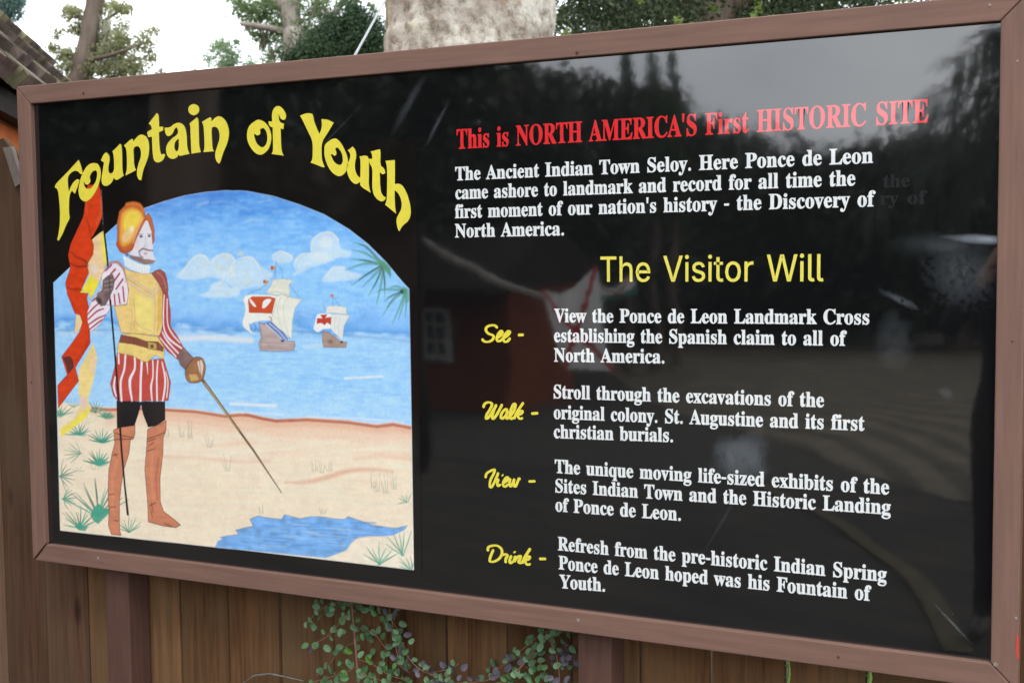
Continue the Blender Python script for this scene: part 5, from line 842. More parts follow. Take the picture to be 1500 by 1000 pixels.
creeper('leafy shoot with a reddish stem under the middle of the sign, left one', [(526, 1010), (521, 950), (517, 905), (514, 868)],
    [([(517, 890), (490, 882), (465, 896), (448, 914)], 4.3, (0, 0, 1)), ([(518, 905), (500, 910), (478, 932), (456, 944)], 4.3, (0, 0, 1, 0)), ([(521, 940), (500, 950), (482, 972), (462, 990)], 4.3, (0, 0, 1)),
     ([(523, 975), (505, 985), (480, 992), (440, 1004)], 4.5, (0, 1, 0)), ([(516, 884), (540, 882), (560, 892), (578, 915), (590, 935)], 4.0, (0, 0, 1, 3)), ([(519, 918), (545, 925), (562, 945), (575, 965), (600, 985)], 4.0, (0, 0, 1)),
     ([(570, 890), (578, 930), (583, 960), (600, 975)], 4.3, (0, 3, 0, 1)), ([(523, 965), (545, 972), (570, 988), (600, 996)], 4.2, (1, 0)), ([(590, 940), (600, 965), (625, 985), (660, 990)], 3.8, (0, 0, 3)), ([(515, 872), (485, 870), (465, 884)], 4.5, (0, 1)),
     ([(524, 985), (560, 996), (610, 1004), (650, 1002)], 4, (1, 0, 0)), ([(625, 985), (655, 980), (672, 972)], 4, (3, 0)), ([(516, 874), (500, 862), (486, 862)], 5, (1, 1))], 4,
    [(503, 915, 1, 1.35), (506, 948, 2, 1.45), (504, 980, 2, 1.5), (536, 960, 2, 1.4), (528, 905, 1, 1.15), (531, 926, 1, 1.1), (505, 893, 1, 1.2), (452, 955, 3, .9), (536, 1004, 2, 1.3), (572, 924, 0, 1.35), (566, 906, 0, 1.2)])
creeper('leafy shoot with a slanting reddish stem left of the right-hand post', [(735, 1012), (760, 980), (785, 948), (812, 912)],
    [([(805, 922), (790, 930), (772, 945), (755, 958)], 4.2, (0, 1, 0)), ([(785, 948), (760, 962), (735, 975), (715, 990)], 4.0, (0, 0, 3)), ([(808, 918), (822, 935), (832, 955), (838, 975)], 4.0, (0, 3, 1)), ([(800, 930), (812, 950), (818, 975), (820, 1000)], 4, (0, 3, 0)),
     ([(775, 962), (795, 975), (800, 998)], 4, (0, 1)), ([(760, 980), (735, 990), (700, 998), (660, 1000)], 3.8, (0, 0, 1, 3)), ([(812, 912), (825, 918), (836, 935)], 4.2, (1, 0)), ([(770, 975), (782, 990), (770, 1006)], 4, (0, 1)), ([(812, 912), (800, 908), (790, 912)], 5, (1,))], 8,
    [(772, 942, 1, 1.4), (744, 985, 1, 1.2), (815, 925, 1, 1.1)])
# fresh green shoots pushing through the gaps of the fence
for px, y0_, y1_, lab in ((1154, 958, 1012, 'thin pale green shoot in the first fence gap under the sign, right of middle'), (1272, 972, 1012, 'brightest yellow green shoot in the fence gap right of middle'), (1396, 990, 1012, 'small green shoot in the fence gap near the lower right corner')):
    p0 = Vector(on_plane(px, y1_, FY-.006)); p1 = Vector(on_plane(px+1, y0_, FY-.006)); bm = bmesh.new()
    w = .0022 if px != 1272 else .0042
    g0 = Vector((p0.x, p0.y, 0)); add_tube(bm, [Vector((0, 0, 0)), p0-g0, (p0+p1)/2-g0+Vector((.003, 0, 0)), p1-g0], [w, w, w*1.2, w*.5], 6)
    r_ = empty('green_shoot', g0); tag(r_, lab, 'plant', 'green shoots in the fence gaps'); bm_obj('stem', bm, noisy('shoot_green', (.20, .36, .06, 1), (.30, .46, .12, 1), 80, .6, 0), r_)
    bm = bmesh.new(); 
    for q in range(5):
        z = p1.z-.005-.012*q; bm.faces.new([bm.verts.new(v) for v in ((0, 0, z), (.007*(1 if q % 2 else -1), -.002, z+.006), (.002, -.001, z+.009))])
    bm_obj('leaves', bm, GL[2], r_)
p = [Vector(on_plane(x, y, .10)) for x, y in ((352, 1002), (372, 989), (395, 986), (420, 991), (445, 997))]; g0 = Vector((p[0].x, .10, 0)); bm = bmesh.new()
add_tube(bm, [Vector((0, 0, 0))]+[q-g0 for q in p], [.003, .003, .0026, .0024, .002, .0015], 6); o = bm_obj('bare_twig', bm, noisy('grey_twig', (.12, .12, .11, 1), (.2, .2, .18, 1), 50, .8, 0)); o.location = g0; tag(o, 'thin bare grey twig bending against the fence, bottom left', 'twig')
# ================================================================== FOLIAGE TOOLS
def leaf_cards(name, clusters, mat, parent, seed, drop=0.0, origin=Vector((0, 0, 0)), aspect=.5):
    """clusters: (centre, (rx,ry,rz), count, leaf length)"""
    r = np.random.default_rng(seed); V = []
    for c, rad, n, L in clusters:
        c = np.array(c)-np.array(origin)
        # uneven clumps inside the cluster
        k = max(4, n//14); cc = r.normal(size=(k, 3)); cc /= np.linalg.norm(cc, axis=1)[:, None]; cc *= (r.random((k, 1))**.5)*np.array(rad)*.85
        which = r.integers(0, k, n); P = cc[which]+r.normal(size=(n, 3))*np.array(rad)*.24+c
        d = r.normal(size=(n, 3)); d[:, 2] -= drop; d /= np.linalg.norm(d, axis=1)[:, None]
        s = np.cross(d, r.normal(size=(n, 3))); s /= np.linalg.norm(s, axis=1)[:, None]+1e-9
        l = L*r.uniform(.6, 1.3, (n, 1))
        V.append(np.stack([P-d*l*.5, P+s*l*aspect*.5, P+d*l*.5, P-s*l*aspect*.5], 1))
    V = np.concatenate(V).reshape(-1, 3); n = len(V)//4
    me = bpy.data.meshes.new(name); me.vertices.add(len(V)); me.vertices.foreach_set('co', V.ravel().astype(np.float32))
    me.loops.add(len(V)); me.loops.foreach_set('vertex_index', np.arange(len(V), dtype=np.int32))
    me.polygons.add(n); me.polygons.foreach_set('loop_start', (np.arange(n)*4).astype(np.int32)); me.update(calc_edges=True)
    return link(name, me, mat, parent)
def tree(label, base, limbs, bark, crowns, group='trees beyond the fence', cat='tree', name='tree', sides=9):
    g0 = Vector((base[0], base[1], 0)); root = empty(name, g0); tag(root, label, cat, group)
    for i, (nm, pts, rad) in enumerate(limbs):
        bm = bmesh.new(); P = [Vector(p)-g0 for p in pts]; c = curve_pts([tuple(p) for p in P], 5)
        rr = np.interp(np.linspace(0, 1, len(c)), np.linspace(0, 1, len(rad)), rad)
        add_tube(bm, [Vector(q) for q in c], list(rr), sides, .06); bm_obj(nm, bm, bark, root, True)
    for nm, cl, mat, kw in crowns: leaf_cards(nm, cl, mat, root, hash_(label)+len(cl), origin=g0, **kw)
    return root
def hash_(s): return sum(ord(c)*(i+1) for i, c in enumerate(s)) % 9973
def gnd(v, dx=0, dy=0): return (v[0]+dx, v[1]+dy, -.1)
BARK = noisy('grey_brown_bark', (.09, .065, .05, 1), (.20, .16, .13, 1), 9, .9, .6, .03, (1, 1, .25))
BARK2 = noisy('pale_grey_bark', (.22, .19, .16, 1), (.40, .36, .31, 1), 12, .9, .6, .02, (1, 1, .4))
LF = lambda n, a, b, t=.35: noisy(n, a, b, 3.5, .6, 0, translucent=t)
F_OLIVE = LF('oak_leaves_olive', (.20, .215, .09, 1), (.38, .39, .20, 1), .5); F_DARK = LF('cedar_foliage_dark', (.022, .055, .022, 1), (.06, .12, .045, 1), .25)
F_MID = LF('oak_leaves_mid', (.045, .085, .03, 1), (.11, .16, .065, 1), .35); F_BLUE = LF('blue_green_needles', (.09, .17, .15, 1), (.18, .29, .25, 1), .4)
F_DEEP = LF('deep_green_leaves', (.020, .040, .014, 1), (.065, .095, .035, 1), .25); F_YARD = LF('yard_tree_leaves', (.012, .022, .010, 1), (.035, .050, .022, 1), .15); F_LIME = LF('lime_green_leaves', (.16, .24, .05, 1), (.28, .34, .10, 1), .45)
F_MOSS = LF('hanging_moss', (.30, .31, .22, 1), (.46, .46, .34, 1), .4)

def cl(x, y, d, r, n, L, sq=1.0): return (at(x, y, d), (r*1.15, r*1.15, r*sq*1.15), int(n*3.2), L*.60)
# leaning oak behind the roof
tree('slender leaning oak with thin olive foliage, behind the shingle roof', gnd(at(100, 150, 12)),
     [('trunk', [gnd(at(100, 150, 12)), at(108, 200, 12), at(120, 105, 12), at(129, 55, 12), at(140, 0, 12), at(158, -90, 12)], [.17, .13, .105, .085, .085, .06]),
      ('limb', [at(129, 60, 12), at(155, 30, 12.2), at(190, 8, 12.4)], [.03, .02, .008]), ('limb', [at(124, 90, 12), at(165, 80, 11.8), at(215, 62, 11.7)], [.03, .016, .006]), ('limb', [at(134, 40, 12), at(110, 20, 12), at(92, 12, 12)], [.03, .02, .008]), ('limb', [at(121, 110, 12), at(150, 118, 12), at(190, 100, 12)], [.025, .02, .008])], BARK,
     [('crown', [cl(103, 18, 12, .11, 110, .07), cl(112, 42, 12, .08, 60, .07), cl(95, 78, 12, .13, 120, .07, .6), cl(78, 72, 12, .06, 40, .06), cl(150, 55, 12.2, .13, 150, .07), cl(165, 78, 12.1, .22, 330, .07, .7), cl(185, 60, 12, .14, 110, .07), cl(150, 105, 12, .18, 200, .07, .6), cl(190, 98, 12, .16, 160, .07, .7), cl(212, 60, 12, .11, 80, .07), cl(218, 82, 12, .08, 50, .06), cl(172, 10, 12.3, .13, 90, .07, .7), cl(190, 15, 12.3, .08, 45, .06), cl(110, 100, 12, .10, 70, .06), cl(226, 48, 12, .05, 25, .06), cl(150, 14, 12, .10, 60, .06), cl(230, 110, 12.2, .09, 40, .06), cl(135, 80, 12.3, .12, 130, .07), cl(98, 100, 12, .12, 120, .07), cl(175, 40, 12.4, .10, 70, .06), cl(205, 100, 12.3, .12, 110, .06), cl(85, 50, 12.3, .07, 40, .06), cl(145, 35, 12.3, .07, 50, .06)], F_OLIVE, {}),
      ('hanging_moss', [cl(158, 52, 12, .06, 60, .16, 2.4), cl(163, 85, 12, .05, 50, .16, 2.4), cl(172, 105, 12, .05, 40, .14, 2), cl(176, 66, 12, .04, 30, .14, 2)], F_MOSS, dict(drop=4, aspect=.12))])
tree('blue-green conifer top at the very left edge above the roof', gnd(at(4, 100, 16)), [('trunk', [gnd(at(4, 100, 16)), at(6, 60, 16), at(8, 0, 16), at(10, -60, 16)], [.14, .08, .06, .03])], BARK,
     [('crown', [cl(6, 5, 16, .22, 520, .08), cl(20, -6, 16, .18, 260, .08), cl(-5, 25, 16, .2, 260, .08), cl(28, 24, 16.2, .07, 40, .06), cl(12, 36, 16, .12, 80, .06), cl(22, -60, 16, .3, 300, .08)], F_BLUE, {})])
tree('small airy sapling top left of the middle, just above the sign frame', gnd(at(335, 110, 18)), [('trunk', [gnd(at(335, 110, 18)), at(335, 110, 18), at(330, 70, 18)], [.06, .03, .01])], BARK,
     [('crown', [cl(320, 68, 18, .14, 110, .09), cl(338, 85, 18, .18, 170, .09), cl(330, 98, 18, .18, 170, .09), cl(365, 94, 18, .16, 120, .08), cl(303, 88, 18, .10, 40, .08), cl(390, 96, 18, .14, 70, .08), cl(350, 62, 18, .08, 24, .08), cl(285, 103, 18, .05, 14, .07)], LF('sapling_leaves', (.18, .27, .16, 1), (.32, .42, .25, 1), .5), {})])
# mossy oak in the middle
tree('mossy oak with feathery grey-green boughs and bright gaps, left of the big trunk', gnd(at(432, 90, 11)),
     [('trunk', [gnd(at(432, 90, 11)), at(432, 100, 11), at(428, 50, 11), at(424, 0, 11), at(420, -80, 11)], [.16, .11, .095, .09, .07]),
      ('limb', [at(428, 50, 11), at(398, 42, 10.9), at(360, 36, 10.8), at(352, 34, 10.8)], [.035, .028, .022, .012]), ('limb', [at(425, 16, 11), at(396, 0, 11), at(370, -14, 11)], [.05, .045, .035]), ('limb', [at(432, 70, 11), at(480, 30, 11), at(505, 0, 11), at(530, -40, 11)], [.04, .03, .025, .02]), ('limb', [at(510, 30, 11), at(520, 5, 11), at(530, -20, 11)], [.02, .018, .015])], BARK2,
     [('crown', [cl(355, 16, 11, .10, 130, .055), cl(375, 22, 11, .13, 240, .055), cl(395, 10, 11, .13, 260, .055), cl(350, 2, 11, .1, 90, .055), cl(405, 40, 11, .13, 240, .055), cl(378, 52, 11, .09, 90, .055), cl(410, 66, 11, .12, 170, .055), cl(440, 14, 11, .12, 150, .055), cl(450, 45, 11, .13, 200, .055), cl(470, 8, 11, .13, 170, .06), cl(505, -2, 11, .12, 120, .06), cl(545, 8, 11, .06, 26, .055), cl(390, 84, 11, .08, 50, .05)], LF('feathery_leaves', (.12, .20, .08, 1), (.26, .35, .16, 1), .5), {}),
      ('hanging_moss', [cl(386, 62, 11, .035, 50, .12, 2.6), cl(400, 84, 11, .03, 30, .10, 2.2), cl(460, 16, 11, .06, 70, .12, 1.6), cl(478, 26, 11, .05, 50, .12, 1.6), cl(440, 55, 11, .06, 60, .12, 2), cl(362, 40, 11, .03, 30, .10, 2), cl(424, 84, 11, .06, 60, .11, 1.6)], F_MOSS, dict(drop=4, aspect=.14))])
tree('dense dark green cedar directly left of the big pale trunk', gnd(at(500, 100, 9.5)), [('trunk', [gnd(at(500, 100, 9.5)), at(500, 90, 9.5), at(505, 50, 9.5)], [.10, .07, .03])], BARK,
     [('crown', [cl(500, 78, 9.5, .26, 2600, .05, .8), cl(460, 82, 9.5, .16, 1300, .05), cl(430, 92, 9.5, .10, 500, .045), cl(542, 74, 9.5, .20, 1500, .05), cl(515, 42, 9.5, .17, 1300, .05), cl(490, 50, 9.5, .13, 800, .05), cl(545, 44, 9.5, .12, 600, .05), cl(520, 20, 9.5, .08, 260, .045), cl(475, 62, 9.5, .10, 400, .05), cl(556, 95, 9.5, .13, 600, .05), cl(450, 104, 9.5, .12, 500, .05)], F_DARK, dict(aspect=.35))])
# the big pale trunk: displaced cylinder with bark plates
bA = at(690, 120, 5.6); g0 = Vector((bA.x, bA.y, 0)); big = empty('old_oak', g0); tag(big, 'massive old tree trunk with pale lichen-mottled bark rising behind the sign', 'tree')
bm = bmesh.new(); NS, NR = 150, 150; rings = []
ax = [Vector((0, 0, -.1)), at(688, 200, 5.6)-g0, at(687, 60, 5.6)-g0, at(688, -40, 5.6)-g0, Vector((-.1, .1, 5.2))]
c = curve_pts([tuple(p) for p in ax], 12); zz = [p[2] for p in c]
for j in range(NR):
    z = -.1+5.3*j/(NR-1) if not (40 < j < 120) else None
    t = j/(NR-1); z = -.1+1.9*(t/.25) if t < .25 else (1.8+1.1*((t-.25)/.6) if t < .85 else 2.9+2.3*(t-.85)/.15)
    cx = np.interp(z, zz, [p[0] for p in c]); cy = np.interp(z, zz, [p[1] for p in c]); R0 = .372*(1+.25*math.exp(-max(z, 0)/.35))*(1-.01*z)
    ring = []
    for k in range(NS):
        a = k*math.tau/NS; q = Vector((math.cos(a)*3.0, math.sin(a)*3.0, z*1.5))
        d = mnoise.noise(q*1.1)*.022+abs(mnoise.noise(q*3.2))*.026+mnoise.noise(q*9)*.011
        ring.append(bm.verts.new((cx+math.cos(a)*(R0+d), cy+math.sin(a)*(R0+d), z)))
    rings.append(ring)
for r0, r1 in zip(rings, rings[1:]):
    for k in range(NS): bm.faces.new((r0[k], r0[(k+1) % NS], r1[(k+1) % NS], r1[k]))
mt, nt, ln, b = new_mat('lichen_bark')
n1, _ = tex(nt, ln, 7, detail=8, rough=.65); r1 = ramp(nt, .36, (.27, .22, .175, 1), .60, (.58, .545, .48, 1)); ln.new(n1.outputs[0], r1.inputs[0])
n2, _ = tex(nt, ln, 15, detail=9, rough=.72); r2 = ramp(nt, .38, (.42, .36, .30, 1), .52, (1.08, 1.08, 1.06, 1)); ln.new(n2.outputs[0], r2.inputs[0])
n3, _ = tex(nt, ln, 3.1, detail=5); r3 = ramp(nt, .56, (1, 1, 1, 1), .66, (.98, .98, .72, 1)); ln.new(n3.outputs[0], r3.inputs[0])
n4, _ = tex(nt, ln, 9.5, detail=6, rough=.6); r4 = ramp(nt, .62, (1, 1, 1, 1), .72, (.80, .52, .36, 1)); ln.new(n4.outputs[0], r4.inputs[0])
cc_ = mixc(nt, ln, .9, r1.outputs[0], r2.outputs[0], 'MULTIPLY'); cc_ = mixc(nt, ln, .8, cc_, r3.outputs[0], 'MULTIPLY'); cc_ = mixc(nt, ln, .7, cc_, r4.outputs[0], 'MULTIPLY')
ln.new(cc_, b.inputs['Base Color']); b.inputs['Roughness'].default_value = .92; bump(nt, ln, n2.outputs[0], b, .8, .02)
bm_obj('trunk', bm, mt, big, True)
for i, (e, rr) in enumerate((((-1.6, .6, 6.6), .16), ((1.8, .2, 6.9), .18), ((.3, 1.8, 7.2), .15), ((.5, -1.2, 7.6), .13))):
    bm = bmesh.new(); s0 = Vector((-.1, .1, 4.9)); e = Vector(e); add_tube(bm, [Vector(q) for q in curve_pts([tuple(s0), tuple((s0+e)/2+Vector((0, 0, .3))), tuple(e)], 6)], list(np.interp(np.linspace(0, 1, 13), [0, 1], [rr*1.3, rr*.4])), 10, .08); bm_obj('limb', bm, BARK2, big, True)
leaf_cards('crown', [(g0+Vector(p), (1.1, 1.1, .6), 1500, .10) for p in ((-1.9, .8, 7.3), (2.0, .3, 7.6), (.4, 2.2, 7.9), (.4, -1.0, 8.3), (-.6, .4, 8.8))], F_MID, big, 77, origin=g0)
# white line running up beside the big trunk
p0, p1 = at(515, 90, 4.6), at(568, -6, 5.0); d_ = (p1-p0); bm = bmesh.new(); add_tube(bm, [p0-d_*.9, p0, p1, p1+d_*4], .0048, 6)
o = bm_obj('guy_line', bm, noisy('white_plastic_line', (.30, .32, .33, 1), (.42, .44, .45, 1), 30, .5, 0)); tag(o, 'thin white line slanting up beside the big pale trunk', 'cable')
# leafy canopy right of the trunk
rc = random.Random(31); CLS = []; CL2 = []
for i in range(120):
    x = rc.uniform(812, 1560); d = rc.uniform(8, 11)
    ymax = 92-(x-800)*.115 if x < 1330 else 10
    y = rc.uniform(-150, ymax+15)
    if x > 1240 and rc.random() < .35 and y > -20: continue
    CLS.append((at(x, y, d), (.28, .28, .22), rc.randint(420, 700), .040))
for i in range(34): CL2.append((at(rc.uniform(820, 1330), rc.uniform(-60, 62), rc.uniform(7.6, 8.4)), (.05, .05, .04), rc.randint(14, 30), .035))  # scattered small clusters in a paler yellow-green
tree('broad dark leafy canopy with small sky gaps, filling the top right of the picture', gnd(at(1050, 80, 9.5)),
     [('trunk', [gnd(at(1050, 80, 9.5)), at(1048, 80, 9.5), at(1060, -60, 9.5), at(1050, -250, 9.5)], [.22, .16, .13, .08]), ('limb', [at(1052, 60, 9.5), at(1000, 10, 9.4), at(900, -20, 9.3), at(840, -60, 9.3)], [.06, .05, .04, .03]), ('limb', [at(1055, 30, 9.5), at(1120, -10, 9.4), at(1250, -30, 9.6), at(1380, -60, 9.8)], [.06, .05, .04, .03])], BARK,
     [('crown', CLS, F_DEEP, {}), ('young_leaves', CL2, F_LIME, {})])
# a far belt of woods closing the view between the trees on the right only
tree('dim green tree far behind the canopy on the right', gnd(at(1150, 60, 26)), [('trunk', [gnd(at(1150, 60, 26)), at(1150, 100, 26), at(1150, -40, 26)], [.3, .25, .15])], BARK,
     [('crown', [(at(x, y, 26+rc.uniform(-1, 1)), (1.0, 1.0, .9), 700, .16) for x, y in ((850, 30), (920, 10), (990, 50), (1060, 0), (1120, 40), (1190, 0), (900, 70), (830, -30), (1250, -30), (1000, -60), (1180, -80))], F_MID, {})])

# ================================================================== ORANGE BUILDING ON THE LEFT
D0 = ray(400, 372); Dh = Vector((D0[0], D0[1], 0)).normalized(); Lh = Vector((-Dh.y, Dh.x, 0))       # along the eaves / into the building
cam0 = Vector((CLOC[0], CLOC[1], 0))
bld = empty('orange_building', cam0+Dh*7+Lh*2.2); tag(bld, 'orange stucco building with a weathered wooden shingle roof beyond the left end of the fence', 'building')
BMAT = Matrix(((Dh.x, Lh.x, 0, cam0.x), (Dh.y, Lh.y, 0, cam0.y), (0, 0, 1, 0), (0, 0, 0, 1)))
inv = Matrix.Translation(-bld.location)
def in_b(o): o.parent = bld; o.matrix_basis = inv@BMAT@o.matrix_basis; return o
M_ORG = noisy('orange_stucco', (.50, .125, .030, 1), (.66, .19, .055, 1), 5, .9, .5, .006, detail=9)
M_SHA = [noisy('shingle_grey', (.10, .075, .066, 1), (.25, .20, .18, 1), 18, .95, .7, .01, (.25, 1, 1), rand=.35), noisy('shingle_mossy', (.11, .10, .055, 1), (.30, .29, .18, 1), 14, .95, .7, .01, (.4, 1, 1), rand=.3)]
M_DARKW = noisy('dark_soffit', (.018, .014, .012, 1), (.035, .028, .024, 1), 12, .9, .2)
EV = 1.12; ZE = 1.53+.76; PIT = math.radians(50); TPI = math.tan(PIT); RW = .86
T0, T1_ = 3.9, 14
bm = bmesh.new(); add_box(bm, T0+.3, T1_, EV+.12, EV+.32, 0, ZE-.02); in_b(bm_obj('wall', bm, M_ORG))
bm = bmesh.new(); add_box(bm, T0+.3, T0+.5, EV+.33, EV+RW*2, 0, ZE-.02); in_b(bm_obj('wall', bm, M_ORG))
bm = bmesh.new(); add_box(bm, T0+.02, T1_, EV+.05, EV+.118, ZE-.10, ZE-.07); in_b(bm_obj('soffit', bm, M_DARKW))
bm = bmesh.new(); add_box(bm, T0+.02, T1_, EV+.02, EV+.048, ZE-.11, ZE-.045); in_b(bm_obj('fascia_board', bm, M_DARKW))
bm = bmesh.new(); vs = []
for t in (T0, T1_):
    vs.append([bm.verts.new((t, EV+.03, ZE-.0)), bm.verts.new((t, EV+RW, ZE+(RW-.03)*TPI)), bm.verts.new((t, EV+2*RW-.03, ZE)), bm.verts.new((t, EV+2*RW-.03, ZE-.05)), bm.verts.new((t, EV+RW, ZE+(RW-.03)*TPI-.08)), bm.verts.new((t, EV+.03, ZE-.05))])
for i in range(6): bm.faces.new((vs[0][i], vs[0][(i+1) % 6], vs[1][(i+1) % 6], vs[1][i]))
bm.faces.new(vs[0][::-1]); bm.faces.new(vs[1]); in_b(bm_obj('roof_deck', bm, M_DARKW))
rs = random.Random(17); EXP = .36; ct = 0
sh_mesh = []
for v in range(8):
    bm = bmesh.new(); r_ = random.Random(v); w = .26;
    n = 6; top = []; 
    pts = [(0, 0)]+[(w*(i+1)/n, r_.uniform(-.012, .012)) for i in range(n-1)]+[(w, 0), (w, .46), (0, .46)]
    a = [bm.verts.new((p[0], p[1], .004)) for p in pts]; b2 = [bm.verts.new((p[0], p[1], .085 if p[1] < .2 else .014)) for p in pts]
    bm.faces.new(a[::-1]); bm.faces.new(b2)
    for i in range(len(pts)): bm.faces.new((a[i], a[(i+1) % len(pts)], b2[(i+1) % len(pts)], b2[i]))
    me = bpy.data.meshes.new('shingle'); bm.to_mesh(me); bm.free(); me.materials.append(M_SHA[1] if v in (2, 6) else M_SHA[0]); sh_mesh.append(me)
for row in range(4):
    t = T0-.05+rs.uniform(-.1, 0)
    while t < 11.2:
        sx = rs.uniform(.5, 1.35); o = bpy.data.objects.new('shingle', rs.choice(sh_mesh)); COL.objects.link(o)
        s = row*EXP+rs.uniform(-.045, .045); cp, sp_ = math.cos(PIT), math.sin(PIT)
        lift = .010+.0*row
        o.matrix_basis = Matrix.Translation((t, EV+s*cp-lift*sp_, ZE+s*sp_+lift*cp))@Matrix.Rotation(PIT+rs.uniform(-.06, .02), 4, 'X')@Matrix.Rotation(rs.uniform(-.05, .05), 4, 'Z')@Matrix.Diagonal((sx, 1, 1.1, 1)); in_b(o); ct += 1
        t += .26*sx+rs.uniform(.003, .018)

# ================================================================== WHAT STANDS BEHIND THE CAMERA (seen as reflections in the board)
def mc(x, y, d, r, n, L, sq=1.0): return (mirrored(x, y, d), (r, r, r*sq), n, L)
def mtree(label, x, d, clusters, mat, tr=.14, ytop=150, kw={}):
    b0 = mirrored(x, 400, d); g = (b0.x, b0.y, -.1)
    tree(label, g, [('trunk', [g, mirrored(x, 420, d), mirrored(x, 250, d), mirrored(x, ytop, d)], [tr*1.3, tr, tr*.8, tr*.4])], BARK, [('crown', clusters, mat, kw)], 'trees across the yard behind the viewer')
R_ = random.Random(5)
def blobs(x0, x1, top, bot, d, n, r, L, cnt, seed):
    q = random.Random(seed); out = []
    for i in range(n):
        x = q.uniform(x0, x1); f = (x-x0)/(x1-x0); ty = top(f) if callable(top) else top
        y = ty+(bot-ty)*q.random()**1.3
        out.append((mirrored(x, y, d+q.uniform(-1, 1)), (r, r, r*.8), cnt, L))
    return out
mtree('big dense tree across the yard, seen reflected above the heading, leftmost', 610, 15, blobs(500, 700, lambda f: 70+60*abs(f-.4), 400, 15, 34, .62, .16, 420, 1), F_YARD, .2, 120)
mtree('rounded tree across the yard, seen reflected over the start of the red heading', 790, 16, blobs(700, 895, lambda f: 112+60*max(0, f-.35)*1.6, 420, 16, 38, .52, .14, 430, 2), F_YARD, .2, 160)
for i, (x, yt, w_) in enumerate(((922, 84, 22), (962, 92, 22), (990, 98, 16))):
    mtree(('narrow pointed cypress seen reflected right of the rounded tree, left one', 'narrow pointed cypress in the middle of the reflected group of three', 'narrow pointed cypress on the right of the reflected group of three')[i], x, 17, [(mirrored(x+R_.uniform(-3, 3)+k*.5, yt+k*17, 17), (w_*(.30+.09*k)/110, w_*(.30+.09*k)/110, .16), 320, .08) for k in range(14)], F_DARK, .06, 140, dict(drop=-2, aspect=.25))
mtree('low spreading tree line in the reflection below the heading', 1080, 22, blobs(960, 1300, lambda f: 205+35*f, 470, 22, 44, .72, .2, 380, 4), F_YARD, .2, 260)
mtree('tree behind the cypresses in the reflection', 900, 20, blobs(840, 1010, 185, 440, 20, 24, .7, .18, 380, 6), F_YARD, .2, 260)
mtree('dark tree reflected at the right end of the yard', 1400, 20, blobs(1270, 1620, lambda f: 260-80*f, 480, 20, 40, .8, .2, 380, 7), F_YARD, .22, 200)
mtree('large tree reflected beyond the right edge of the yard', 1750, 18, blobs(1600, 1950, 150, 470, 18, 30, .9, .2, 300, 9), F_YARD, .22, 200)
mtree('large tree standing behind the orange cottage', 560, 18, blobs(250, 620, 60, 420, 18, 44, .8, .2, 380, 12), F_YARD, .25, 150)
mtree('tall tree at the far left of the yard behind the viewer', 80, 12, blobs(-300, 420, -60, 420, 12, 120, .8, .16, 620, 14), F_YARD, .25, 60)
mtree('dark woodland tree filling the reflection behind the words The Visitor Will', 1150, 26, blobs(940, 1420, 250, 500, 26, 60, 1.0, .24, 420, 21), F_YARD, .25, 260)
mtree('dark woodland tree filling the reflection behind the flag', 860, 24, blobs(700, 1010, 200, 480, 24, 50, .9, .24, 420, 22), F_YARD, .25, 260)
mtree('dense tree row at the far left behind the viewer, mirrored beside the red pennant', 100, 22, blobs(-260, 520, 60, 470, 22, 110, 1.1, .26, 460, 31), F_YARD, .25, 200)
t0 = Vector((-2.6, -3.6, -.1))  # unseen oak added to block sky light over the sign's left
tree('spreading oak in front of the sign on the left, its boughs overhead outside the picture', (-2.6, -3.6, -.1), [('trunk', [tuple(t0), (-2.55, -3.5, 1.5), (-2.3, -3.3, 3.2), (-1.9, -3.0, 4.6)], [.26, .2, .17, .10]), ('limb', [(-2.3, -3.3, 3.2), (-1.2, -2.6, 4.4), (.2, -2.2, 5.0)], [.12, .08, .04]), ('limb', [(-2.4, -3.4, 3.0), (-3.2, -2.2, 4.2), (-3.6, -1.0, 4.8)], [.12, .08, .04])], BARK,
     [('crown', [((rr_.uniform(-4.5, .6), rr_.uniform(-5.5, -.9), rr_.uniform(4.0, 6.2)), (.6, .6, .4), 330, .11) for rr_ in [random.Random(8)] for _ in range(72)], F_YARD, {})], 'trees across the yard behind the viewer')
